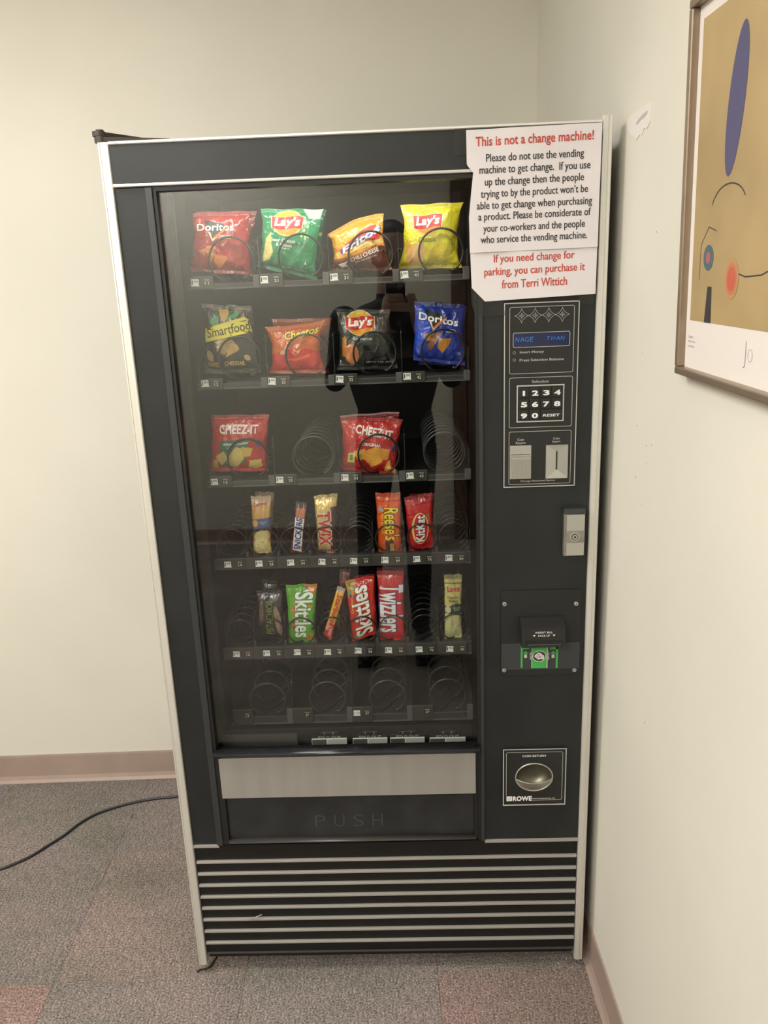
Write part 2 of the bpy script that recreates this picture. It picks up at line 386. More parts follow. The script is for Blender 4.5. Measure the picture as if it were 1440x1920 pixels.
# slotted shelf standards
for x in (.088, .680):
    g.box((x - .004, .115, .60), (x + .004, .130, 1.78), M_TRAY)
part('inner_liner', g)
g = G(); g.cyl((.11, .045, 1.772), .006, .54, mat('tube_lamp', (.9, .9, .9), .4, emit=((1, .97, .9), 3.0)), 'x', 12); g.box((.10, .034, 1.779), (.66, .060, 1.785), M_TRAYL); MT = part('case_lamp', g)
ld = bpy.data.lights.new('case_tube_light', 'AREA'); ld.shape = 'RECTANGLE'; ld.size = .52; ld.size_y = .012; ld.energy = CASE_W; ld.color = (1, .97, .90)
lo = bpy.data.objects.new('case_tube_light', ld); COL.objects.link(lo); lo.parent = MT; lo.location = (.38, .052, 1.764); lo.rotation_euler = (math.radians(28), 0, 0)
for x in (.05, .80):
    for y in (.10, .62):
        g = G(); g.cyl((x + .03, y, 0), .022, .012, M_SEAL, 'z', 16); g.cyl((x + .03, y, .012), .008, .09, M_CAST2, 'z', 12); part('levelling_foot', g)
# door posts, rails
def post_profile(x0, x1):
    return [(x0, .030), (x0, .004), (x0 + .002, .0008), (x0 + .005, 0), (x1 - .004, 0), (x1 - .0005, .002), (x1, .006), (x1, .030)]
g = G(); g.prism([(0, .03), (0, .003), (.0015, 0), (.0035, 0), (.0045, .0015), (.0052, 0), (.018, 0), (.0195, .002), (.0195, .03)], ZB_, ZT - .001, 'z', M_ALU); part('door_post', g)
g = G(); g.prism([(.888, .03), (.888, .002), (.8895, 0), (.898, -.001), (.900, .0006), (.905, 0), (MW, .003), (MW, .03)], ZB_, ZT + .007, 'z', M_ALU); part('door_post', g)
g = G(); g.prism([(.0, ZT - .0055), (-.002, ZT - .004), (-.002, ZT - .001), (.0, ZT), (.028, ZT), (.028, ZT - .0055)], .0200, .8875, 'x', M_ALUH); part('top_rail', g)
g = G(); g.box((.0197, .003, WZ1 + .0095), (.8878, .03, ZT - .0056), M_BLACK); part('header_panel', g)
g = G(); g.prism([(.003, 1.7535), (-.002, 1.7545), (-.0025, 1.7565), (-.001, 1.7590), (.003, 1.7592)], .0205, .6685, 'x', M_ALUH); part('header_rail', g)
g = G(); g.box((.0197, .006, .362), (.0745, .03, 1.7525), M_BLACK); part('left_panel', g)
# window frame: face, bevel into the glass
g = G()
def ring(y, a, x0, z0, x1, z1): return [(x0 - a, y, z0 - a), (x1 + a, y, z0 - a), (x1 + a, y, z1 + a), (x0 - a, y, z1 + a)]
g.box((.0747, .0005, .362), (.0885, .03, 1.7525), M_FRAME, .0012); g.box((.0887, .004, .362), (.0945, .03, 1.7525), M_SEAL)
g.box((WX1, .004, .362), (.6715, .03, 1.7525), M_SEAL); g.box((.6717, .0005, .362), (.6795, .03, 1.7525), M_FRAME, .0012)
g.box((.0945, .004, 1.7455), (WX1, .03, 1.7525), M_SEAL)
g.box((.0945, .006, .5845), (WX1, .03, .597), M_SEAL)
part('window_frame', g)
g = G(); g.box((.0935, .014, .594), (WX1 + .001, .019, WZ1), M_GLASS); part('glass_pane', g, label='clear glass pane reflecting the room')
g = G(); g.prism([(.004, .594), (-.010, .5945), (-.013, .598), (-.010, .603), (.004, .606)], .0905, .6695, 'x', mat('glossy_black_trim', (.02, .02, .024), .16, .2), True); part('sill_trim', g)
# delivery area
g = G(); g.box((.0975, .0035, .4825), (.6605, .012, .5835), M_STEEL, .001); part('delivery_plate', g, label='plain satin steel band under the window')
g = G()
a, b = (0.1017,0.4739), (0.6579,0.3591)
g.box((.1035, .012, .372), (.6560, .018, .480), add_noise(mat('push_flap_black', (.018, .019, .020), .40), 14, .3, .05))
g2 = G(); mfl = mat('embossed_black', (.050, .050, .050), .4)
(x0, z0), (x1, z1) = (0.3020,0.3983), (0.4548,0.4293)
for k, ch in enumerate('PUSH'):
    cx = x0 + .010 + (x1 - x0) * k / 3.55; g2.text(ch, cx - .012, z0, cx + .011, z1, .0113, mfl, -.012); part('embossed_letter', g2); g2 = G()
part('push_flap', g)
g = G(); g.prism([(.012, .3665), (.000, .3670), (-.003, .3690), (-.001, .3715), (.012, .3735)], .1030, .6600, 'x', mat('flap_lip', (.07, .065, .06), .3, .3), True); part('flap_lip', g)
g = G(); g.box((.0945, .004, .362), (.1030, .03, .5845), M_SEAL); g.box((.6570, .008, .362), (WX1, .03, .5845), M_SEAL); g.box((.1030, .006, .4795), (.6570, .0115, .4825), M_SEAL); g.box((.1030, .020, .362), (.6570, .028, .59), M_SEAL); part('flap_surround', g)
# lower trims and grille
g = G(); g.box((.0200, .001, .3565), (.0790, .01, .3615), M_GRBAR); part('base_trim', g)
g = G(); g.box((.6800, .001, .3560), (.8875, .01, .3615), M_GRBAR); part('base_trim', g)
g = G(); g.box((.0200, .010, .058), (.8875, .03, .3560), M_BLACK2); g.box((.0200, .006, .0555), (.8875, .010, .0580), mat('kick_edge', (.06, .055, .05), .4)); g.box((.024, .014, .040), (.885, .03, .0552), M_BLACK2); grille = G()
gr = part('ventilation_grille', g)
bars = [(0.4270,0.3142), (0.4257,0.2820), (0.4244,0.2504), (0.4231,0.2184), (0.4218,0.1869), (0.4204,0.1543), (0.4191,0.1214), (0.4177,0.0881)]
gb = G(); gb.box((.0215, .0035, -.0029), (.8865, .0105, .0029), M_GRBAR, .0008)
b0 = gb.build('grille_bar', gr); b0.location = (0, 0, bars[0][1])
for _, z in bars[1:]:
    o = b0.copy(); COL.objects.link(o); o.location = (0, 0, z)
p, q = (0.1287,0.1561), (0.1610,0.1683)
g = G(); g.tube([(p[0], .0025, p[1]), ((p[0] + q[0]) / 2, .001, (p[1] + q[1]) / 2 + .001), (q[0], .004, q[1])], .0013, M_GRBAR, 6); sub('bent_bar_scratch', g, gr)
# hinge on the top left corner
g = G()
g.cyl((.004, .010, 1.8295), .0105, .010, M_HINGE, 'z', 20); g.cyl((.002, .011, 1.8400), .0115, .008, M_HINGE, 'z', 20); g.cyl((.004, .011, 1.848), .0070, .003, M_HINGE, 'z', 16)
s0 = len(g.v); g.box((0, -.009, 1.8400), (.17, .009, 1.8475), M_HINGE, .001); g.rot(s0, Matrix.Translation((.004, .013, 0)) @ Matrix.Rotation(.95, 4, 'Z'))
s0 = len(g.v); g.box((0, -.010, 1.8305), (.12, .010, 1.8385), M_HINGE, .001); g.rot(s0, Matrix.Translation((.004, .011, 0)) @ Matrix.Rotation(.35, 4, 'Z'))
part('hinge', g)

# ---- right hand control side, with an opening for the coin cup
CUPX, CUPZ = mid((0.7406,0.5257), (0.8335,0.5235))[0], mid((0.7867,0.5691), (0.7879,0.4783))[1]
g = G(); hx0, hx1, hz0, hz1 = CUPX - .047, CUPX + .047, CUPZ - .042, CUPZ + .042; zt = WZ1 + .0093
g.box((.6797, .006, .362), (hx0, .03, zt), M_BLACK); g.box((hx1, .006, .362), (.8878, .03, zt), M_BLACK)
g.box((hx0, .006, .362), (hx1, .03, hz0), M_BLACK); g.box((hx0, .006, hz1), (hx1, .03, zt), M_BLACK)
part('right_panel', g)
# control plate
(cx0, cz1), (cx1, cz0) = (0.7184,1.5279), (0.8617,1.1742)
cx0 = .7185; cx1 = .8575; cz1 = 1.5275; cz0 = 1.1765
g = G(); g.box((cx0, .001, cz0), (cx1, .006, cz1), M_PLATE, .0006); CP = part('control_panel', g)
YP = .0006
g = G(); e = .0009
g.loop([(cx0 + e, cz0 + e), (cx1 - e, cz0 + e), (cx1 - e, cz1 - e), (cx0 + e, cz1 - e)], .0018, YP, M_LINE)
def zc_box(p, q): return (p[0], q[1], q[0], p[1])
bx = [((0.7280,1.5194), (0.8489,1.3976)), ((0.7267,1.3899), (0.8472,1.2949)), ((0.7256,1.2868), (0.8459,1.1825))]
bx0 = .7290; bx1 = .8480
for (p, q) in bx: g.loop(rrect(bx0, q[1], bx1, p[1], .0035), .0009, YP, M_LINE)
# four linked star outlines
zs = mid((0.7510,1.5035), (0.8261,1.5039))[1]; xs0 = (0.7510,1.5035)[0]; xs3 = (0.8261,1.5039)[0]; st = (xs3 - xs0) / 3
for k in range(4):
    x = xs0 + st * k; R_ = st / 2; pts = []
    for q in range(4):
        a0 = q * PI / 2
        for j in range(6):
            t = j / 6; # concave side between two tips
            A = np.array([math.cos(a0), math.sin(a0)]) * R_ * 1.02; B = np.array([math.cos(a0 + PI / 2), math.sin(a0 + PI / 2)]) * R_ * 1.02; C_ = (A + B) * .24
            p = (1 - t) ** 2 * A + 2 * t * (1 - t) * C_ + t * t * B; pts.append((x + p[0], zs + p[1]))
    g.loop(pts, .0006, YP, M_LINE)
    g.loop([(x - R_ * .45, zs), (x + R_ * .45, zs)], .0005, YP, M_LINE, False); g.loop([(x, zs - R_ * .45), (x, zs + R_ * .45)], .0005, YP, M_LINE, False)
    dd = R_ * .33; g.loop([(x - dd, zs), (x, zs - dd), (x + dd, zs), (x, zs + dd)], .0004, YP, M_LINE)
for c in ((0.7379,1.4367), (0.7379,1.4235)):
    g.loop([(c[0] + .0024 * math.cos(a), c[1] + .0024 * math.sin(a)) for a in np.linspace(0, 2 * PI, 14)[:-1]], .0005, YP, M_LINE)
def tx(g, s, p, q, y, m, bold=.012, shear=0): g.text(s, p[0], p[1], q[0], q[1], y, m, bold, shear)
tx(g, 'Insert Money', (0.7483,1.4338), (0.7934,1.4396), YP, M_LINE); tx(g, 'Press Selection Buttons', (0.7480,1.4202), (0.8305,1.4250), YP, M_LINE)
tx(g, 'Selection', (0.7714,1.3796), (0.8031,1.3844), YP, M_LINE)
tx(g, 'Coin\nReturn', (0.7421,1.2627), (0.7607,1.2736), YP, M_LINE); tx(g, 'Coin\nInsert', (0.8126,1.2636), (0.8276,1.2738), YP, M_LINE)
tx(g, 'Change Returned Below', (0.7513,1.1865), (0.8194,1.1906), YP, M_LINE)
sub('printed_lines_and_lettering', g, CP)
# display
(x0, z1), (x1, z0) = (0.7356,1.4729), (0.8407,1.4464)
g = G(); g.box((x0, .0002, z0), (x1, .0009, z1), M_DISPLAY); g.loop(rrect(x0, z0, x1, z1, .003), .0009, 0, M_LINE)
for w, a, b in (('NAGE', (0.7397,1.4566), (0.7750,1.4650)), ('THAN', (0.7974,1.4578), (0.8324,1.4648))):
    for k, ch in enumerate(w):
        sx = a[0] + (b[0] - a[0]) * k / 4; g.text(ch, sx, a[1], sx + (b[0] - a[0]) * .21, b[1], -.0001, M_DIGIT, -.01, .15)
sub('display_screen', g, CP, 'blue lit dot display')
# keypad
(x0, z1), (x1, z0) = (0.7439,1.3746), (0.8315,1.3062)
g = G(); g.box((x0, -.0005, z0), (x1, .001, z1), M_SEAL); g.loop([(x0, z0), (x1, z0), (x1, z1), (x0, z1)], .0024, -.0007, M_WHITE if False else M_LINE); sub('keypad_frame', g, CP)
kw = (x1 - x0 - .004) / 4; kh = (z1 - z0 - .004) / 3
for n_, t_ in enumerate(['1', '2', '3', '4', '5', '6', '7', '8', '9', '0', 'RESET']):
    r_, c_ = divmod(n_, 4); a = x0 + .002 + c_ * kw + .0012; b = z1 - .002 - (r_ + 1) * kh + .0012; w_ = kw * (2 if t_ == 'RESET' else 1) - .0024
    g = G(); g.box((a, -.0032, b), (a + w_, -.0005, b + kh - .0024), M_KEY, .0012)
    if t_ == 'RESET': g.text(t_, a + w_ * .08, b + kh * .27, a + w_ * .92, b + kh * .50, -.0034, M_WHITE, .02, .15)
    else: g.text(t_, a + w_ * (.18 if t_ != '1' else .36), b + kh * .16, a + w_ * (.84 if t_ != '1' else .60), b + kh * .62, -.0034, M_WHITE, .045)
    sub('key', g, CP)
# coin return lever
(x0, z1), (x1, z0) = (0.7306,1.2602), (0.7716,1.1941)
g = G(); t_ = .0022
g.box((x0, -.003, z0), (x1, .0008, z1), M_CAST, .0008)
zm = (0.7504,1.2421)[1]; g.box((x0 + t_, -.0034, zm), (x1 - t_, -.0029, zm + .0010), M_SEAL)
g.prism([(-.003, zm - .002), (-.009, zm - .004), (-.009, zm - .007), (-.0035, z0 + .002), (-.003, z0 + .002)], x0 + .003, x1 - .002, 'x', M_CAST)
for k in range(14):
    xx = x0 + .0045 + k * (x1 - x0 - .009) / 13; g.prism([(-.0092, zm - .007), (-.0092, zm - .0085), (-.0040, z0 + .003), (-.0034, z0 + .003)], xx, xx + .0006, 'x', M_GRBAR)
sub('coin_return_lever', g, CP, 'ribbed silver lever')
(x0, z1), (x1, z0) = (0.7998,1.2595), (0.8419,1.1937)
g = G(); xa = (x0 + x1) / 2 - .0012; xb = xa + .0024; za, zb = z0 + .016, z1 - .012
A = ring(-.0045, 0, x0, z0, x1, z1); B = ring(-.0010, 0, xa - .001, za, xb + .001, zb); C0 = ring(.0008, 0, x0, z0, x1, z1)
g.add(A + B + C0, [(0, 1, 5, 4), (1, 2, 6, 5), (2, 3, 7, 6), (3, 0, 4, 7), (0, 8, 9, 1), (1, 9, 10, 2), (2, 10, 11, 3), (3, 11, 8, 0)], M_CAST)
g.box((xa - .001, -.0011, za), (xb + .001, -.0003, zb), M_CAST2); g.box((xa, -.0014, za + .001), (xb, -.0008, zb - .001), M_SEAL)
sub('coin_slot_plate', g, CP, 'silver funnel plate with a black coin slot')

# latch with lock
(x0, z1), (x1, z0) = (0.8362,1.1319), (0.8778,1.0341)
g = G()
g.box((x0 + .001, -.007, z0), (x1, .006, z1 - .006), M_CAST2, .001)
g.prism([(.006, z1 + .001), (-.008, z1 + .0), (-.014, z1 - .009), (-.007, z1 - .009), (.006, z1 - .009)], x0, x1, 'x', M_FRAME)
g.box((x0 + .005, -.0125, z0 + .002), (x1 - .001, -.0060, z1 - .0105), M_CAST, .0010)
LT = part('door_latch', g)
lc = mid((0.8438,1.0770), (0.8710,1.0761)); g = G(); zc_ = (0.8576,1.0759)[1]
g.box((x0 + .005, -.0131, zc_ - .0125), (x1 - .001, -.0124, zc_ + .0120), M_CAST2)
g.cyl((lc[0], -.0150, zc_), .0095, .002, M_CAST, 'y', 24); g.cyl((lc[0], -.0160, zc_), .0066, .001, M_SEAL, 'y', 24); g.cyl((lc[0], -.0166, zc_), .0052, .0008, M_CAST, 'y', 20); g.cyl((lc[0], -.0170, zc_), .0022, .0006, M_SEAL, 'y', 10)
sub('lock_barrel', g, LT)

# bill acceptor
(x0, z1), (x1, z0) = (0.7127,0.9582), (0.8832,0.7591)
x0 = .7145; x1 = .8790; z0 = (0.7971,0.7684)[1]
g = G(); g.box((x0, .0030, z0), (x1, .006, z1), M_BLACK, .0006); BA = part('bill_acceptor', g)
(a0, a1), (b0_, b1) = (0.7129,0.8416), (0.8810,0.7817)
g = G(); g.box((x0 + .001, .0022, b1), (x1 - .001, .0031, a1), M_PLATE2); sub('face_plate', g, BA)
for c in ((0.7219,0.9301), (0.8680,0.9267), (0.7214,0.7809), (0.8681,0.7775)):
    g = G(); g.cyl((c[0], .0008, c[1]), .0038, .0022, M_CAST, 'y', 18, .0048); g.cyl((c[0], .0003, c[1]), .0012, .0006, M_SEAL, 'y', 6); sub('screw', g, BA)
(hx0_, hz1_) = (0.7511,0.9006); (fx0, zf) = (0.7533,0.8878); (fx1, hz0_) = (0.8417,0.8444); hx1_ = fx1; hx0_ = fx0
g = G(); mbz = mat('bezel_black', (.016, .016, .016), .4)
g.prism([(.006, hz1_ + .001), (.000, hz1_), (-.026, zf), (-.026, hz0_), (.006, hz0_)], hx0_, hx1_, 'x', mbz)
sl = (0.7770,0.8500)[1]; sh_ = (0.7768,0.8594)[1]; g.box((hx0_ + .008, -.0270, sl), (hx1_ - .005, -.0259, sh_), M_SEAL); g.box((hx0_ + .012, -.0275, sl + .0005), (hx1_ - .008, -.0262, sl + .0022), M_TRAYL)
zt_ = zf - .0035
g.text('INSERT BILL', (hx0_ + hx1_) / 2 - .0165, zt_ - .0085, (hx0_ + hx1_) / 2 + .0185, zt_ - .0045, -.0264, M_WHITE, .01)
g.text('FACE UP', (hx0_ + hx1_) / 2 - .011, zt_ - .0155, (hx0_ + hx1_) / 2 + .013, zt_ - .0115, -.0264, M_WHITE, .01)
for sx in (-.019, .021):
    cx = (hx0_ + hx1_) / 2 + sx; g.add([(cx - .0028, -.0264, zt_ - .0115), (cx + .0028, -.0264, zt_ - .0115), (cx, -.0264, zt_ - .0155)], [(0, 1, 2)], M_WHITE)
sub('bill_slot_bezel', g, BA)
# green bill sticker
g = G(); ys = .0020
def zr(p, q, m, y=ys): g.add([(p[0], y, p[1]), (q[0], y, p[1]), (q[0], y, q[1]), (p[0], y, q[1])], [(0, 1, 2, 3)], m)
zr((0.7557,0.8382), (0.8347,0.7835), M_PLATE2)
zr((0.7557,0.8382), (0.7597,0.7856), M_GREEN, ys - .0002); zr((0.7592,0.8381), (0.7738,0.8286), M_GREEN, ys - .0002); zr((0.7784,0.8375), (0.8105,0.7841), M_GREEN, ys - .0002)
zr((0.8160,0.8365), (0.8337,0.8269), M_GREEN, ys - .0002); zr((0.8286,0.8361), (0.8330,0.7835), M_GREEN, ys - .0002); zr((0.8096,0.8366), (0.8118,0.7841), M_LINE, ys - .0003); zr((0.7782,0.8375), (0.7797,0.7850), M_LINE, ys - .0003)
pc = (0.7943,0.8116)
for rx, rz, m, y in ((.0142, .0125, M_WHITE, .0003), (.0132, .0115, M_INKK, .0004)):
    g.add([(pc[0] + rx * math.cos(a), ys - y, pc[1] + rz * math.sin(a)) for a in np.linspace(0, 2 * PI, 29)[:-1]], [tuple(range(28))], m)
face = [(-.55, -.35), (-.2, -.75), (.25, -.6), (.8, -.75), (.85, .1), (.5, .35), (.2, .75), (-.25, .8), (-.6, .45), (-.85, .1), (-.75, -.2)]
g.add([(pc[0] + a * .0125, ys - .0005, pc[1] + b * .0108) for a, b in face], [tuple(range(len(face)))], mat('sticker_face', (.62, .52, .50), .5))
for a, b, w, h in ((-.15, .3, .18, .08), (.1, -.1, .16, .10), (-.3, -.15, .1, .1)):
    g.add([(pc[0] + (a + w * math.cos(q)) * .0125, ys - .0006, pc[1] + (b + h * math.sin(q)) * .011) for q in np.linspace(0, 2 * PI, 9)[:-1]], [tuple(range(8))], M_TRAYL)
for c in ((0.7657,0.8124), (0.8229,0.8108)):
    g.text('$' if False else '1', c[0] - .003, c[1] - .004, c[0] + .003, c[1] + .004, ys - .0003, M_LINE, .03)
    g.add([(c[0] - .006, ys - .0003, c[1] + .006), (c[0] + .006, ys - .0003, c[1] + .006), (c[0], ys - .0003, c[1] + .012)], [(0, 1, 2)], M_GREEN)
for c in ((0.7761,0.8121), (0.8134,0.8111)):
    s0 = len(g.v); g.text('SILVER', -.0085, -.0014, .0085, .0014, 0, M_WHITE); g.rot(s0, Matrix.Translation((c[0], ys - .0004, c[1])) @ Matrix.Rotation(PI / 2, 4, 'Y'))
sub('green_bill_sticker', g, BA, 'green and white bill picture sticker')

# coin return cup
(x0, z1), (x1, z0) = (0.7192,0.5930), (0.8577,0.4518)
x0 = .7195; x1 = .8565
g = G(); n = 48; RX, RZ = .0400, .0338
def sq(a):
    c_, s_ = math.cos(a), math.sin(a); k = min((( x1 - CUPX) if c_ > 0 else (CUPX - x0)) / max(1e-6, abs(c_)), ((z1 - CUPZ) if s_ > 0 else (CUPZ - z0)) / max(1e-6, abs(s_)))
    return (CUPX + c_ * k, CUPZ + s_ * k)
angs = list(np.linspace(0, 2 * PI, n + 1)[:-1]) + [math.atan2(zz - CUPZ, xx - CUPX) % (2 * PI) for xx in (x0, x1) for zz in (z0, z1)]
angs = sorted(angs); n = len(angs)
vs = [(sq(a)[0], .001, sq(a)[1]) for a in angs] + [(CUPX + RX * math.cos(a), .001, CUPZ + RZ * math.sin(a)) for a in angs] + [(sq(a)[0], .006, sq(a)[1]) for a in angs]
g.add(vs, [(i, (i + 1) % n, (i + 1) % n + n, i + n) for i in range(n)] + [(i, i + 2 * n, (i + 1) % n + 2 * n, (i + 1) % n) for i in range(n)], M_PLATE)
CR = part('coin_return', g)
g = G()
g.loop([(x0 + .001, z0 + .001), (x1 - .001, z0 + .001), (x1 - .001, z1 - .001), (x0 + .001, z1 - .001)], .002, .0006, M_LINE)
g.loop([(x0 + .001, z0 + .0016), (x1 - .001, z0 + .0016)], .003, .0004, M_LINE, False)
p, q = (0.7267,0.5849), (0.8489,0.4648)
g.loop(rrect(p[0], q[1], q[0] - .0006, p[1], .004), .0009, .0006, M_LINE)
tx(g, 'COIN RETURN', (0.7614,0.5734), (0.8117,0.5783), .0005, M_WHITE, .015)
p, q = (0.7274,0.4637), (0.7831,0.4758); g.box((p[0] - .001, .0004, p[1] - .001), (q[0] + .001, .0007, q[1] + .001), M_PLATE)
p2 = (0.7396,0.4768); tx(g, 'ROWE', ((0.7410,0.4634)[0], p[1]), q, .0003, M_WHITE, .05)
g.add([(p[0], .0003, p[1]), (p2[0], .0003, p[1]), (p2[0], .0003, q[1]), (p[0], .0003, q[1])], [(0, 1, 2, 3)], M_WHITE)
cc = mid(p, p2); g.loop([(cc[0] + .003 * math.cos(a), (p[1] + q[1]) / 2 + .0028 * math.sin(a)) for a in np.linspace(0, 2 * PI, 13)[:-1]], .0005, .0001, M_PLATE)
tx(g, 'ROWE INTERNATIONAL, INC.', (0.7842,0.4675), (0.8347,0.4701), .0005, M_WHITE)
sub('printed_lines_and_lettering', g, CR)
g = G(); n = 40; rings = []
for k in range(9):
    t = k / 8; rr = math.cos(t * PI / 2) ** .8; yy = .001 + .026 * math.sin(t * PI / 2)
    rings.append([(CUPX + RX * rr * math.cos(2 * PI * i / n), yy, CUPZ + RZ * rr * math.sin(2 * PI * i / n)) for i in range(n)])
g.add(sum(rings, []), [(k * n + i, k * n + (i + 1) % n, (k + 1) * n + (i + 1) % n, (k + 1) * n + i) for k in range(8) for i in range(n)], M_TAN, True)
g.tube([(CUPX + RX * math.cos(a), -.0005, CUPZ + RZ * math.sin(a)) for a in np.linspace(0, 2 * PI, 49)], .0016, M_CAST, 8, False)
sub('coin_cup', g, CR, 'tarnished round metal bowl')
g = G(); zl = -.13; vs = []; m_ = 12; k_ = 24
for j in range(m_ + 1):
    for i in range(k_ + 1):
        t = j / m_; u = i / k_ * 2 - 1
        # lower half flap, bulging outward, its upper edge sagging in the middle
        top = (zl - .12 * (1 - u * u)) * RZ; hx = RX * .97 * u * 1.0; bot = -RZ * .97 * math.sqrt(max(0, 1 - u * u)); bot = min(bot, top)
        z_ = top + (bot - top) * t; w = (1 - u * u); y_ = -.0005 - .012 * w * (1 - t) ** .7
        vs.append((CUPX + hx, y_, CUPZ + z_))
g.add(vs, [(j * (k_ + 1) + i, j * (k_ + 1) + i + 1, (j + 1) * (k_ + 1) + i + 1, (j + 1) * (k_ + 1) + i) for j in range(m_) for i in range(k_)], M_CAST2, True)
g.tube([vs[i] for i in range(k_ + 1)], .0009, M_CAST, 6)
sub('cup_flap', g, CR, 'silver lower lip of the cup')

# ---- trays, spirals, dividers and tags
LY = .108          # depth of the label face
CY = .118          # depth of the front ring
TX0, TX1 = .1085, .6625
ROWS = [  # strip bottom z, strip top z, label top z, tray floor z
    ((0.2009,1.5729), (0.2019,1.5840), (0.1344,1.5987), (0.4723,1.5810)),
    ((0.2053,1.3758), (0.2063,1.3877), (0.1635,1.3984), (0.4731,1.3907)),
    ((0.1764,1.1694), (0.1775,1.1822), (0.1559,1.1939), (0.4737,1.1816)),
    ((0.2186,0.9838), (0.2207,1.0101), (0.2207,1.0101), (0.4217,1.0084)),
    ((0.2019,0.7690), (0.2042,0.7984), (0.2042,0.7984), (0.5605,0.7972)),
    ((0.1520,0.6042), (0.1536,0.6235), (0.1060,0.6440), (0.4679,0.6190)),
]
ROWS = [tuple(p[1] for p in r) for r in ROWS]
NUM = [['11', '21', '31', '41'], ['12', '22', '32', '42'], ['13', '23', '33', '43'], [str(k) + '4' for k in range(1, 9)], [str(k) + '6' for k in range(1, 9)], ['17', '27', '37', '47']]
tagx = [(0.1437,1.5862), (0.1484,1.3892), (0.1479,1.1808), (0.1625,0.9965), (0.1610,0.7846), (0.1485,0.6223)]
tagx2 = [(0.5596,1.5807), (0.5609,1.3854), (0.5601,1.1776), (0.6419,0.9965), (0.6419,0.7866), (0.5611,0.6264)]
xa_ = sum(p[0] for p in (tagx[0], tagx[1], tagx[2], tagx[5])) / 4; xb_ = sum(p[0] for p in (tagx2[0], tagx2[1], tagx2[2], tagx2[5])) / 4
xc_ = (tagx[3][0] + tagx[4][0]) / 2; xd_ = (tagx2[3][0] + tagx2[4][0]) / 2
def tag_x(r, c): return (xa_ + (xb_ - xa_) * c / 3) if r in (0, 1, 2, 5) else (xc_ + (xd_ - xc_) * c / 7)
RING = {0: .0435, 1: .0430, 2: .0430, 3: .0312, 4: .0312, 5: .0410}
def coil_c(r, c): return tag_x(r, c) + (.0495 if r in (0, 1, 2) else (.0475 if r == 5 else -.0155)), ROWS[r][3] + RING[r] + .0025
def coil_mesh(R_, pitch, turns, m, wire):
    pts = []; nseg = 28
    for i in range(int(turns * nseg) + 1):
        th = i / nseg; n_ = math.floor(th); fr = th - n_
        e = max(0, (fr - .80) / .20); e = e * e * (3 - 2 * e)
        a = -PI / 2 + .60 + 2 * PI * th
        pts.append((R_ * math.cos(a), pitch * (n_ + e), R_ * math.sin(a)))
    # little hooked tail at the front
    pts = [(pts[0][0] * .80, -.0005, pts[0][2] * .93)] + pts
    g = G(); g.tube(pts, wire, m, 6)
    return g
COILS = {}
def coil(r, c, pitch, turns, m, parent):
    key = (RING[r], pitch, turns, m.name)
    wire = .0023 if RING[r] > .035 else .0019
    if key not in COILS: o = coil_mesh(RING[r], pitch, turns, m, wire).build('spiral_coil', parent); COILS[key] = o
    else: o = COILS[key].copy(); COL.objects.link(o); o.parent = parent
    x, z = coil_c(r, c); o.location = (x, CY, z)
rnd = random.Random(7)
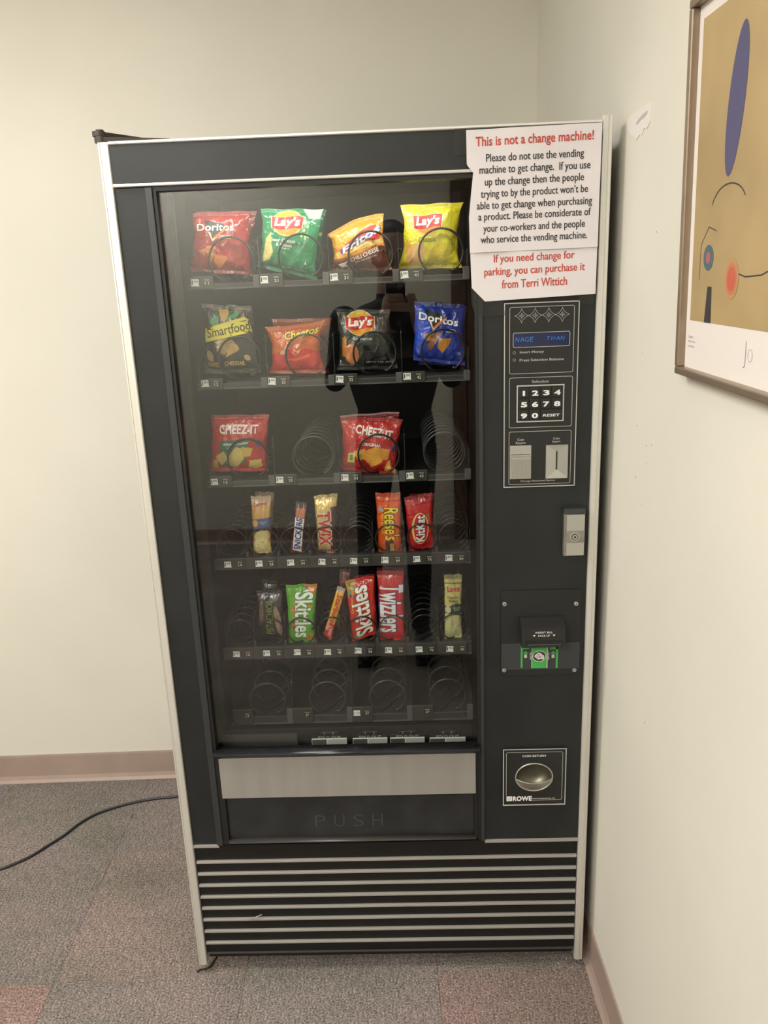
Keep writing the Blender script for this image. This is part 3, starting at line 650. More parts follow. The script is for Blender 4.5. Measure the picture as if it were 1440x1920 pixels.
for r in range(6):
    zb_, zs_, zl_, zf_ = ROWS[r]; n_ = len(NUM[r]); big = n_ == 4
    g = G()
    g.box((TX0, CY + .006, zf_ - .0035), (TX1, .55, zf_ - .0008), M_TRAY)           # tray floor
    g.box((TX0, LY + .004, zb_), (TX1, LY + .012, zs_), M_TRAY)                      # front lip
    g.box((TX0, LY + .001, zb_), (TX1, LY + .004, zb_ + .0022), M_TRAYL)
    g.box((TX0, LY + .0025, zs_ - .0015), (TX1, LY + .005, zs_), M_TRAYL)
    if zf_ - zs_ > .001: g.box((TX0, LY + .010, zs_ - .001), (TX1, LY + .013, zf_ - .0008), M_SEAL)
    g.box((TX0, CY + .006, zf_ - .004), (TX0 + .0015, .55, zf_ + .05), M_TRAY); g.box((TX1 - .0015, CY + .006, zf_ - .004), (TX1, .55, zf_ + .05), M_TRAY)
    T_ = part('tray', g)
    w_ = (xb_ - xa_) / 3 if big else (xd_ - xc_) / 7
    for c in range(n_):
        x = tag_x(r, c)
        # label holder
        g = G()
        if big:
            xl0, xl1 = x - .0335, x + .0130
            g.box((xl0, LY - .001, zb_ + .0005), (xl1, LY + .004, zl_), M_TRAY, .0012)
            g3 = G(); g3.box((xl1 + .078, LY + .0005, zb_ + .0005), (xl1 + .091, LY + .004, zl_ - .001), M_TRAYL, .001); sub('divider_foot', g3, T_)
        else:
            xl0, xl1 = x - w_ + .012, x + .0115
            g.box((xl0, LY - .001, zb_ + .0005), (xl1, LY + .003, zl_), M_TRAY, .001)
        if big and r != 5:
            for q in (-.022, 0.0): g.box((x + q - .0012, LY - .0014, zb_ + .0005), (x + q + .0012, LY - .0009, zb_ + .004), M_SEAL)
        sub('label_holder', g, T_)
        # selection tag
        zc_ = zb_ + (zl_ - zb_) * (.56 if big else .52) - (.0 if r != 5 else -.003)
        g = G(); g.box((x - .0070, LY - .0018, zc_ - .0070), (x + .0070, LY - .0009, zc_ + .0070), M_TAGB)
        g.text('PRESS', x - .0052, zc_ + .0030, x + .0052, zc_ + .0055, LY - .0021, M_INKC, .01)
        g.text(NUM[r][c], x - .0042, zc_ - .0052, x + .0042, zc_ + .0010, LY - .0021, M_INKC, .02)
        sub('selection_tag', g, T_)
        # price tag
        price = '1' if not (r == 5) else ('110' if c == 2 else None)
        if price:
            g = G(); cx = x - (.0232 if big else .0272); s0 = len(g.v); w2, h2 = .0073, .0064
            g.box((-w2, -.0006, -h2), (w2, 0, h2), M_TAG)
            g.box((-w2 - .001, -.0004, -h2 - .0008), (w2 + .001, -.0002, -h2 + .0006), M_TAG)
            if price == '1':
                g.text('1', -.0062, -.0040, -.0042, .0044, -.0009, M_INKK, .02)
                g.text('00', -.0024, -.0002, .0058, .0044, -.0009, M_INKK, .015)
            else: g.text('1.10', -.0058, -.003, .0058, .0034, -.0009, M_INKK, .01)
            g.rot(s0, Matrix.Translation((cx + rnd.uniform(-.0008, .0008), LY - .0012, zc_ + rnd.uniform(-.0006, .001))) @ Matrix.Rotation(rnd.uniform(-.07, .10), 4, 'Y'))
            sub('price_tag', g, T_)
        # divider to the right of the column
        xd = x + (.0915 + .0130 - .0015 if big else .0150)
        if c < n_ - 1 or True:
            if xd < TX1 - .003:
                g = G(); h_ = .088 if r < 3 else (.070 if not big else .085)
                g.prism([(CY + .004, zf_ - .0005), (CY + .004, zf_ + h_ - .004), (CY + .008, zf_ + h_), (.50, zf_ + h_), (.50, zf_ - .0005)], xd, xd + .0016, 'x', M_DIV)
                if not big: g.box((xd - .0025, CY - .002, zf_ - .0005), (xd + .004, CY + .010, zf_ + .012), M_TRAY, .001)
                sub('divider', g, T_)
        pk = {0: (.058, 5), 1: (.058, 5), 2: (.058, 5), 3: (.036, 7), 4: (.036, 7), 5: (.062, 5)}[r]
        if (r, c) in ((2, 1), (2, 3)): pk = (.040, 9)
        if (r, c) in ((3, 4), (4, 6), (3, 7)): pk = (.034, 9)
        coil(r, c, pk[0], pk[1], M_COILG if r == 5 or (r, c) in ((2, 1), (2, 3)) else M_COIL, T_)

# cards and plates at the foot of the window
for (p, q) in (((0.2961,0.5713), (0.3760,0.5925)), ((0.3894,0.5690), (0.4676,0.5915)), ((0.4740,0.5682), (0.5518,0.5907)), ((0.5633,0.5673), (0.6441,0.5883))):
    g = G(); g.box((p[0], .070, p[1]), (q[0], .073, q[1] - .006), M_WHITE, .0005)
    g.box((p[0] + .001, .0694, p[1] + .0014), (p[0] + (q[0] - p[0]) * .42, .0702, q[1] - .0075), M_CAST2); g.box((p[0] + (q[0] - p[0]) * .46, .0694, p[1] + .0014), (q[0] - .001, .0702, q[1] - .0075), mat('plate_dull', (.50, .50, .45), .5))
    g.box((p[0] - .002, .076, p[1] - .012), (q[0] + .002, .079, q[1] - .001), M_TAGB)
    g.text('SOLD OUT', p[0] + (q[0] - p[0]) * .18, q[1] - .0115, p[0] + (q[0] - p[0]) * .82, q[1] - .0028, .0757, M_LINE, .02)
    cx = (p[0] + q[0]) / 2
    g.box((cx - .019, .072, q[1] - .001), (cx + .019, .078, q[1] + .010), M_TAGB, .001)
    g.box((cx - .018, .0712, q[1] + .0085), (cx + .018, .0722, q[1] + .0100), M_TRAYL)
    for sx in (-.010, .009): g.box((cx + sx - .0012, .0705, q[1] + .004), (cx + sx + .0012, .0722, q[1] + .009), M_CAST)
    part('sold_out_card_holder', g)
(p, q) = ((0.0938,0.5728), (0.2649,0.6039))
g = G(); g.box((p[0], .065, p[1] - .02), (q[0], .068, q[1]), mat('dull_plate', (.085, .083, .075), .4, .3)); part('chute_plate', g)
g = G(); g.box((.102, .095, .500), (.660, .098, .600), M_INSIDE); g.box((.102, .030, .500), (.660, .095, .545), M_INSIDE); part('chute_back', g)

# ---------------------------------------------------------------- snack packs
def lin(rgb): return tuple(((v / 255 + .055) / 1.055) ** 2.4 if v > 10 else v / 255 / 12.92 for v in rgb)
class Pack:
    """a filled film pouch: quad = TL,TR,BR,BL as (x,z); the film bulges by thick, is flat along its crimped ends"""
    def __init__(s, quad, y, thick, pinch=.055, seed=0, endseal=.06, wr=.0042, sides=.5, top_bow=0.0, tilt=0.0):
        s.q = [np.array(p) for p in quad]; s.y = y; s.t = thick; s.pinch = pinch; s.seed = seed; s.es = endseal; s.wr = wr; s.sides = sides; s.bow = top_bow; s.tilt = tilt
        r = np.random.RandomState(seed); s.ph = r.rand(12) * 6.28; s.k = r.rand(12)
        s.w = (np.linalg.norm(s.q[1] - s.q[0]) + np.linalg.norm(s.q[2] - s.q[3])) / 2; s.h = (np.linalg.norm(s.q[0] - s.q[3]) + np.linalg.norm(s.q[1] - s.q[2])) / 2
    def S(s, u, v, side=1, off=0.0):
        u = np.asarray(u, float); v = np.asarray(v, float)
        uc = 2 * u - 1; vc = 2 * v - 1
        # sides draw in towards the middle, most where the pack is fullest
        body = np.clip(1 - np.abs(vc) ** 2.6, 0, 1)
        ue = u - s.pinch * uc * body + .006 * np.sin(v * 17 + s.ph[0]) * np.abs(uc) ** 3
        ve = v + s.bow * (1 - uc ** 2) * v ** 3 + .006 * np.sin(u * 13 + s.ph[1]) * np.abs(vc) ** 4
        P = (s.q[0][None] * ((1 - ue) * ve)[:, None] + s.q[1][None] * (ue * ve)[:, None] + s.q[2][None] * (ue * (1 - ve))[:, None] + s.q[3][None] * ((1 - ue) * (1 - ve))[:, None])
        vv = np.clip((np.minimum(v, 1 - v) - s.es) / (.5 - s.es), 0, 1)
        prof = (1 - (1 - vv) ** 2.6) ** .75 * np.clip(1 - np.abs(uc) ** 3.2, 0, 1) ** s.sides
        # wrinkles: creases running from the seals into the body, diagonal dents near the corners
        wn = 0
        near = np.exp(-((vv) / .33) ** 2)
        for i in range(6):
            f_ = 9 + 22 * s.k[i]; a_ = (s.k[i + 3] - .5) * 1.6
            wn = wn + (1 - np.abs(np.sin((u + a_ * v) * f_ * .5 + s.ph[i]))) * (.4 + near) / 6
        wn2 = 0
        for i in range(4):
            a_ = s.ph[i + 5]; d_ = (u - .5) * math.cos(a_) * 1.2 + (v - .5) * math.sin(a_)
            wn2 = wn2 + np.abs(np.sin(d_ * (6 + 6 * s.k[i]) + s.ph[i + 2])) / 4
        d = s.t * prof * (1 - .22 * wn2) + s.wr * (wn * 2 - 1) * np.minimum(1, prof * 3 + .15)
        edge = (v < s.es) | (v > 1 - s.es)
        crimp = .00035 * np.sin(np.clip(u, 0, 1) * 260)
        d = np.where(edge, .0006 + crimp * side, np.maximum(d, .0006))
        y = s.y - side * d * (1 if side > 0 else .75) + s.tilt * (v - .5) + .002 * np.sin(u * 5 + s.ph[7]) * np.abs(vc) ** 2 - off
        return np.stack([P[:, 0], y, P[:, 1]], 1)
    def build(s, name, paint, parent, m=None, nu=90, nv=120):
        us = np.linspace(0, 1, nu + 1); vs = np.linspace(0, 1, nv + 1); U_, V_ = np.meshgrid(us, vs); u = U_.ravel(); v = V_.ravel()
        A = s.S(u, v, 1); B = s.S(u, v, -1)
        n = len(u); W_ = nu + 1
        i, j = np.meshgrid(np.arange(nu), np.arange(nv)); k = (j * W_ + i).ravel()
        f1 = np.stack([k, k + 1, k + 1 + W_, k + W_], 1); f2 = f1[:, ::-1] + n
        per = list(range(W_)) + [q * W_ + nu for q in range(1, nv + 1)] + [nv * W_ + q for q in range(nu - 1, -1, -1)] + [q * W_ for q in range(nv - 1, 0, -1)]
        per = np.array(per); nx = np.roll(per, -1); f3 = np.stack([nx, per, per + n, nx + n], 1)
        F_ = np.concatenate([f1, f2, f3]); VV = np.concatenate([A, B])
        me = bpy.data.meshes.new(name); me.vertices.add(len(VV)); me.vertices.foreach_set('co', VV.ravel())
        me.loops.add(F_.size); me.loops.foreach_set('vertex_index', F_.ravel().astype(np.int32)); me.polygons.add(len(F_))
        me.polygons.foreach_set('loop_start', np.arange(0, F_.size, 4, dtype=np.int32)); me.polygons.foreach_set('loop_total', np.full(len(F_), 4, np.int32))
        me.polygons.foreach_set('use_smooth', np.ones(len(F_), bool)); me.update(calc_edges=True); me.validate()
        c = np.ones((n, 4)); c[:, :3] = lin(paint[0])
        for op in paint[1:]:
            kind = op[0]; rgb = np.array(lin(op[-1]))
            if kind == 'rect': x0, y0, x1, y1 = op[1:5]; w = (u >= x0) & (u <= x1) & (v >= y0) & (v <= y1); w = w.astype(float)
            elif kind == 'ell':
                cx, cy, rx, ry, rot = op[1:6]; du = (u - cx) * s.w; dv = (v - cy) * s.h; ca, sa = math.cos(rot), math.sin(rot)
                dd = ((du * ca + dv * sa) / (rx * s.w)) ** 2 + ((-du * sa + dv * ca) / (ry * s.h)) ** 2; w = (dd < 1).astype(float)
            elif kind == 'glow':
                cx, cy, rx, ry = op[1:5]; dd = ((u - cx) / rx) ** 2 + ((v - cy) / ry) ** 2; w = np.clip(1.2 - dd, 0, 1)
            elif kind == 'poly':
                pts = op[1]; w = np.zeros(n, bool)
                for a in range(len(pts)):
                    x0, y0 = pts[a]; x1, y1 = pts[a - 1]
                    cond = ((y0 > v) != (y1 > v)); w ^= cond & (u < (x1 - x0) * (v - y0) / ((y1 - y0) if y1 != y0 else 1e-9) + x0)
                w = w.astype(float)
            elif kind == 'spots':
                pts, rr = op[1], op[2]; w = np.zeros(n)
                for a, b in pts: w = np.maximum(w, ((((u - a) * s.w) ** 2 + ((v - b) * s.h) ** 2) < (rr * s.w) ** 2).astype(float))
            c[:, :3] = c[:, :3] * (1 - w[:, None]) + rgb[None] * w[:, None]
        cc = np.ones((2 * n, 4)); cc[:n] = c; cc[n:, :3] = lin(paint[0])
        at = me.color_attributes.new('print', 'FLOAT_COLOR', 'POINT'); at.data.foreach_set('color', cc.ravel())
        me.materials.append(m or M_FILM)
        o = bpy.data.objects.new(name, me); COL.objects.link(o); o.parent = parent
        return o
    def decal(s, g, V, T, m, layer=1, smax=.006):
        """lay a flat drawing (u,v vertices, triangles) on the film, splitting big triangles so that it follows the bulge"""
        V = [tuple(p) if len(p) == 3 else (p[0], p[1], 0.0) for p in V]; T = [tuple(t) for t in T]; cache = {}
        def L_(a, b): return math.hypot((V[a][0] - V[b][0]) * s.w, (V[a][1] - V[b][1]) * s.h)
        for _ in range(5):
            T2 = []; ch = False
            for a, b, c in T:
                ls = (L_(a, b), L_(b, c), L_(c, a)); k = max(range(3), key=lambda q: ls[q])
                if ls[k] < smax: T2.append((a, b, c)); continue
                ch = True
                if k == 1: a, b, c = b, c, a
                elif k == 2: a, b, c = c, a, b
                key = (min(a, b), max(a, b))
                if key not in cache: cache[key] = len(V); V.append(tuple((V[a][q] + V[b][q]) / 2 for q in range(3)))
                q = cache[key]; T2 += [(a, q, c), (q, b, c)]
            T = T2
            if not ch: break
        A = np.array(V); P = s.S(A[:, 0], A[:, 1], 1, .00030 * layer + .0005 + A[:, 2])
        g.add(P, T, m, True)
    def text(s, g, txt, cu, cv, w, h, m, rot=0.0, bold=0.0, shear=0.0, layer=1, arc=0.0):
        """writing centred at (cu,cv) of size w x h (fractions of pack width and height before turning by rot)"""
        V, T = glyphs(txt, bold, shear); W_, H_ = w * s.w, h * s.h; ca, sa = math.cos(rot), math.sin(rot); out = []
        for a, b, l in V:
            x = (a - .5) * W_; z = (b - .5) * H_; out.append((cu + (x * ca - z * sa) / s.w, cv + (x * sa + z * ca) / s.h, l))
        s.decal(g, out, T, m, layer, .008)
    def poly(s, g, pts, m, layer=1):
        from mathutils.geometry import tessellate_polygon
        T = tessellate_polygon([[Vector((a, b, 0)) for a, b in pts]]); s.decal(g, pts, [tuple(t) for t in T], m, layer)
    def ellipse(s, g, cu, cv, ru, rv, m, layer=1, rot=0.0, n=32):
        V = [(cu, cv)]; T = []; ca, sa = math.cos(rot), math.sin(rot)
        for k in (1, 2, 3):
            for i in range(n):
                a = 2 * PI * i / n; x = ru * s.w * k / 3 * math.cos(a); z = rv * s.h * k / 3 * math.sin(a)
                V.append((cu + (x * ca - z * sa) / s.w, cv + (x * sa + z * ca) / s.h))
        for i in range(n):
            j = (i + 1) % n; T.append((0, 1 + i, 1 + j))
            for k in (0, 1): a = 1 + k * n; T += [(a + i, a + n + i, a + n + j), (a + i, a + n + j, a + j)]
        s.decal(g, V, T, m, layer)

def lays_emblem(p, e, cu, cv, ru, rv, ribbon_only=False):
    g = G()
    if not ribbon_only:
        p.ellipse(g, cu, cv, ru * 1.03, rv * 1.04, ink((225, 205, 150)), 1)
        p.ellipse(g, cu, cv, ru * .98, rv * .97, ink((232, 185, 40)), 2); p.ellipse(g, cu, cv - rv * .38, ru * .75, rv * .52, ink((222, 140, 40)), 2.6)
    def rib(k, dz=0.):
        top = []; bot = []
        for i in range(17):
            t = i / 16 * 2 - 1
            top.append((cu + ru * 1.02 * k * t, cv + rv * (.50 * k + .07 * math.sin(t * 3.0) + .02) + dz)); bot.append((cu + ru * (1.0 * k) * t, cv + rv * (-.42 * k + .10 * math.sin(t * 3.0) - .06 * (1 - t * t)) + dz))
        return top + bot[::-1]
    p.poly(g, rib(1.06), ink((225, 205, 160)), 3.2); p.poly(g, rib(1.0), ink((196, 38, 34)), 4)
    p.text(g, "Lay's", cu, cv + rv * .02, ru * 1.72, rv * .90, ink((240, 236, 228)), .04, .045, .18, 5)
    g.build('emblem', e, 'red ribbon over a yellow sun with white script')
def pack(name, label, cat, group, quad, y, thick, paint, prints=(), emblem=None, pouch='pouch', foil=False, lettering_label=None, **k):
    """quad in metres; returns the thing's empty"""
    p = Pack(quad, y, thick, **k)
    zb = min(q[1] for q in quad); xm = sum(q[0] for q in quad) / 4
    e = empty(name, (xm, y, zb), label, cat, group)
    p.q = [q - np.array([xm, zb]) for q in p.q]; p.y = 0
    small = p.w < .075
    o = p.build(pouch, paint, e, M_FOIL if foil else M_FILM, 50 if small else 90, 110 if small else 110)
    if emblem: lays_emblem(p, e, *emblem)
    if prints:
        g = G()
        for t in prints:
            if t[0] == 'text': p.text(g, t[1], *t[2:6], ink(t[6]), **t[7])
            elif t[0] == 'poly': p.poly(g, t[1], ink(t[2]), t[3])
            elif t[0] == 'ell': p.ellipse(g, *t[1:5], ink(t[5]), t[6])
        g.build('printed_lettering', e)
    return e
WH = (238, 236, 230)
def T_(txt, cu, cv, w, h, col=WH, **k): return ('text', txt, cu, cv, w, h, col, k)
def D_mark(cu, cv, s=1.0, sv=1.0):
    def q(a, b): return (cu + a * s, cv + b * sv)
    return [('poly', [q(-.30, .20), q(.10, .12), q(.24, -.02), q(-.10, -.20)], (22, 18, 20), 1), ('poly', [q(-.19, -.06), q(-.10, -.27), q(.27, .06), q(.16, .02), q(-.10, -.19), q(-.13, -.09)], (205, 110, 45), 3.0), ('poly', [q(-.19, -.06), q(-.10, -.27), q(.02, -.16), q(-.10, -.22), q(-.15, -.07)], (235, 225, 200), 3.4)]
def y2(y): return y
Y0 = .144; YB = Y0 + .058           # front pack and the one behind, large spirals
y0 = .1345; yb = y0 + .036          # small spirals

# ---- top shelf
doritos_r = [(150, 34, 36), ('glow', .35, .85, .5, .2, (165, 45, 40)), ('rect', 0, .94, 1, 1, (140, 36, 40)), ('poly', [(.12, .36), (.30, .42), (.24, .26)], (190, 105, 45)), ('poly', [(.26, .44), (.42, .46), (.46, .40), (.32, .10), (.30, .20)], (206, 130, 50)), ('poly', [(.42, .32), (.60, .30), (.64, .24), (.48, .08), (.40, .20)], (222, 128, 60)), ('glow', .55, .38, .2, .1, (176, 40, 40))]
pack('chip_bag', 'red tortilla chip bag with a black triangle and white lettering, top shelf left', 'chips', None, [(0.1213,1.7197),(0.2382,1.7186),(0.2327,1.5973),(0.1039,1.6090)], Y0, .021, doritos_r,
     [*D_mark(.46, .72, .85, .75), T_('Doritos', .42, .75, .68, .12, (215, 215, 208), bold=.03, layer=2.2), T_('NACHO', .60, .61, .20, .028, layer=3), T_('CHEESE', .60, .575, .22, .022, (220, 190, 170), layer=3)], seed=3)
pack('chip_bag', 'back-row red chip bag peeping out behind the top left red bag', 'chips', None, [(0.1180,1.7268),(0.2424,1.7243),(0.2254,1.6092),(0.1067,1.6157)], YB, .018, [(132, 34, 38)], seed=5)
lays_g = [(36, 132, 84), ('rect', 0, 0, 1, .12, (30, 112, 74)), ('poly', [(.66, 1), (.98, 1), (.98, .86), (.80, .86)], (180, 196, 180)), ('poly', [(.08, .50), (.17, .62), (.20, .42), (.24, .30), (.19, .17), (.09, .12), (.07, .20)], (214, 196, 120)), ('spots', [(.74, .79), (.75, .68), (.78, .60), (.84, .60), (.72, .60), (.80, .74)], .022, (200, 215, 130))]
pack('chip_bag', 'green sour cream chip bag, second from left on the top shelf', 'chips', None, [(0.2583,1.7217),(0.3840,1.7167),(0.3616,1.5828),(0.2407,1.6130)], Y0, .021, lays_g,
     [T_('Sour Cream', .40, .505, .43, .055, layer=1.5, bold=.01), T_('& Onion', .42, .435, .28, .055, layer=1.5, bold=.01), T_('Flavored', .46, .385, .14, .025, layer=1.5), T_('NET WT. 1 OZ. (28.3 g)', .62, .09, .42, .03, (200, 225, 205), layer=1.5), ('poly', [(.80, .19), (.84, .19), (.82, .24)], (215, 230, 215), 1.5)], emblem=(.445, .775, .26, .195), seed=11)
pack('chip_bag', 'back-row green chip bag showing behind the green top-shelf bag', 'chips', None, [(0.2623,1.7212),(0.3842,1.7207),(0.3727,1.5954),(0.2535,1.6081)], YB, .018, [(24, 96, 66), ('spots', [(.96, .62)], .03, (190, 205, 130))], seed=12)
fritos = [(232, 164, 50), ('rect', 0, .86, 1, 1, (226, 150, 56)), ('poly', [(.04, .46), (1, .60), (1, .52), (.04, .38)], (238, 205, 120)), ('poly', [(0, 0), (1, 0), (1, .46), (.86, .47), (.55, .30), (.20, .24), (0, .24)], (92, 42, 30)), ('poly', [(0, .24), (.20, .24), (.55, .30), (.86, .47), (.84, .50), (.5, .36), (.2, .30), (0, .31)], (170, 80, 40))]
pack('chip_bag', 'orange and brown corn chip bag with a folded corner, third on the top shelf', 'chips', None, [(0.3878,1.6685),(0.5011,1.7032),(0.5142,1.5956),(0.3888,1.5995)], Y0, .021, fritos,
     [('poly', [(.13, .50), (.30, .62), (.62, .80), (.86, .84), (.98, .66), (.90, .58), (.52, .58), (.30, .44), (.15, .42)], (188, 44, 34), 1), T_('Fritos', .56, .625, .84, .15, (40, 70, 160), rot=.30, bold=.09, shear=.15, layer=2), T_('Fritos', .56, .625, .80, .14, WH, rot=.30, bold=.035, shear=.15, layer=3),
      T_('CHILI CHEESE', .60, .33, .56, .085, (235, 225, 210), rot=.22, bold=.02, layer=2), T_('FLAVORED CORN CHIPS', .62, .245, .42, .03, (220, 205, 190), rot=.20, layer=2), T_('NET WT. 1 OZ.', .20, .065, .24, .038, (220, 205, 190), layer=2), ('poly', [(.10, .16), (.20, .20), (.28, .24), (.24, .15), (.30, .11), (.18, .09)], (225, 215, 200), 2)], seed=21, top_bow=.10, pinch=.075, wr=.0024)
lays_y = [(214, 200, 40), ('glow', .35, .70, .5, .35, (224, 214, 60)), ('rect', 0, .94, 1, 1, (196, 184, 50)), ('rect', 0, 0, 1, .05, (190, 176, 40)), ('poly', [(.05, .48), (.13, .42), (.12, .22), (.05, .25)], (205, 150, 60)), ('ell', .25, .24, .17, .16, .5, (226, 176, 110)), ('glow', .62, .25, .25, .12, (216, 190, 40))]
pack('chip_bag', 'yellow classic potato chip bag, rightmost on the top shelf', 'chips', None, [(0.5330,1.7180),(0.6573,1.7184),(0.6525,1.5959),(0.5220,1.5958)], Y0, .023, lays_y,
     [T_('Classic', .44, .455, .33, .075, (60, 60, 20), layer=1.5, bold=-.005), T_('NET WT. 1 OZ. (28.3 g)', .72, .055, .45, .025, (110, 100, 30), layer=1.5), T_('made with real potatoes', .80, .60, .16, .02, (70, 70, 30), layer=1.5)], emblem=(.43, .72, .25, .20), seed=31, pinch=.085)

# ---- second shelf
smart = [(44, 44, 38), ('rect', 0, .90, 1, 1, (50, 48, 44)), ('ell', .16, .975, .09, .02, .2, (120, 95, 80)), ('ell', .73, .93, .09, .05, .3, (130, 115, 95)), ('poly', [(.30, .55), (.60, .50), (.66, .40), (.55, .36), (.40, .28), (.27, .34)], (176, 146, 98)), ('poly', [(.52, .40), (.66, .44), (.70, .36), (.56, .30), (.42, .24)], (200, 160, 100)), ('ell', .14, .26, .06, .09, .4, (165, 140, 105)), ('ell', .82, .24, .05, .05, .9, (190, 165, 120)), ('ell', .90, .93, .10, .03, .3, (90, 75, 65))]
pack('popcorn_bag', 'black popcorn bag with a yellow banner, leftmost on the second shelf', 'popcorn', None, [(0.1245,1.5459),(0.2257,1.5381),(0.2339,1.4025),(0.1122,1.4051)], Y0, .020, smart,
     [('poly', [(.05, .46), (.06, .66), (.85, .84), (.92, .80), (.97, .62)], (226, 210, 50), 1), T_('Smartfood', .52, .655, .86, .135, (50, 42, 26), rot=.20, bold=.012, shear=.08, layer=2.2),
      ('poly', [(.32, .93), (.52, .94), (.54, .87), (.46, .76), (.40, .78)], (205, 160, 60), 1.6), ('poly', [(.50, .80), (.68, .92), (.74, .88), (.68, .82)], (60, 160, 70), 1.8), ('poly', [(.15, .76), (.22, .82), (.34, .81), (.30, .78), (.26, .70), (.18, .71)], (60, 160, 70), 1.8), ('poly', [(.26, .88), (.30, .93), (.33, .82), (.30, .80)], (50, 130, 60), 1.8),
      T_('WHITE', .20, .135, .20, .065, (200, 165, 75), layer=2, bold=.01), T_('CHEDDAR', .58, .155, .36, .065, (215, 180, 85), layer=2, bold=.02, rot=.03), T_('NET WT. 5/8 OZ.', .80, .07, .22, .03, (140, 130, 100), layer=2)], seed=41, pinch=.02)
cheet = [(196, 92, 30), ('rect', 0, .90, 1, 1, (200, 100, 50)), ('poly', [(0, 0), (1, 0), (1, .42), (.75, .50), (.40, .50), (.10, .44), (0, .40)], (194, 36, 32)), ('poly', [(0, 0), (1, 0), (1, .08), (0, .06)], (196, 100, 70)), ('poly', [(.30, .30), (.62, .34), (.80, .40), (.78, .34), (.50, .26)], (224, 96, 44)), ('ell', .26, .46, .08, .05, .3, (190, 165, 130)), ('poly', [(.50, .46), (.62, .50), (.56, .40)], (215, 170, 90))]
pack('chip_bag', 'orange and red cheese snack bag, second from left on the second shelf', 'chips', None, [(0.2477,1.4949),(0.3743,1.5054),(0.3698,1.3972),(0.2479,1.4007)], Y0, .021, cheet,
     [T_('Cheetos', .62, .82, .66, .17, (25, 20, 18), bold=.11, layer=1.2, rot=.10, shear=.1), T_('Cheetos', .62, .82, .64, .155, (236, 205, 50), bold=.035, layer=2.6, rot=.10, shear=.1), T_('Crunchy', .60, .66, .36, .07, (120, 40, 20), bold=.05, layer=1.6, rot=.18), T_('Crunchy', .60, .66, .35, .06, (240, 150, 50), bold=.01, layer=2.6, rot=.18)], seed=51, pinch=.10, top_bow=-.03)
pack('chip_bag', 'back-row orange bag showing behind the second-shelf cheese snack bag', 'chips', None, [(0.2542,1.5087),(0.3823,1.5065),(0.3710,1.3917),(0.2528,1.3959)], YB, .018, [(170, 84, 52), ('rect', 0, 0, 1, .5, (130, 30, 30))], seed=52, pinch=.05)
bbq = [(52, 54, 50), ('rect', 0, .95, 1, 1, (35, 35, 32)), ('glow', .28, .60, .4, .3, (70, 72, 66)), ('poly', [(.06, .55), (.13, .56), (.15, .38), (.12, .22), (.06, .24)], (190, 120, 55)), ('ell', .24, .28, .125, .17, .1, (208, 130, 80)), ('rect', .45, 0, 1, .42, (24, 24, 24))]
pack('chip_bag', 'black barbecue potato chip bag, third on the second shelf', 'chips', None, [(0.3944,1.5254),(0.5064,1.5202),(0.5206,1.4008),(0.3912,1.4022)], Y0, .021, bbq,
     [T_('Barbecue', .46, .53, .36, .06, (225, 222, 210), layer=1.5), T_('NET WT. 1 OZ. (28.3 g)', .72, .13, .46, .035, (190, 188, 175), layer=1.5), T_('POTATO CHIPS', .15, .09, .26, .035, (190, 185, 170), layer=1.5), T_('NO ARTIFICIAL\nFLAVORS', .80, .64, .20, .06, (120, 122, 115), layer=1.5)], emblem=(.43, .78, .27, .20), seed=61, pinch=.06)
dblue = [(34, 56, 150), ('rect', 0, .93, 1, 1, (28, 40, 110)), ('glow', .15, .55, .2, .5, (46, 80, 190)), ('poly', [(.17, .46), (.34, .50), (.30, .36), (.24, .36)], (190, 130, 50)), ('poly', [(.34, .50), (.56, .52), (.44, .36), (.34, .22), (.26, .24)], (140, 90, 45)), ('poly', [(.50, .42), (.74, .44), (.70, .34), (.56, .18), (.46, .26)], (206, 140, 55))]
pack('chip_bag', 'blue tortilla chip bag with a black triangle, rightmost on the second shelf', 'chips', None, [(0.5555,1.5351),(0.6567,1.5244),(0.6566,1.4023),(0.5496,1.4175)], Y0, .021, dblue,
     [*D_mark(.45, .74, .80, .75), T_('Doritos', .48, .735, .80, .125, WH, rot=-.10, bold=.03, layer=2.2), T_('COOL', .76, .575, .14, .03, layer=2), T_('RANCH', .74, .54, .20, .026, layer=2), T_('150', .88, .20, .10, .05, (150, 170, 220), layer=2)], seed=71, pinch=.02)
pack('chip_bag', 'back-row blue chip bag, dim behind the blue second-shelf bag', 'chips', None, [(0.5694,1.5231),(0.6682,1.5206),(0.6671,1.3965),(0.5605,1.4027)], YB, .018, [(40, 44, 120)], seed=72)

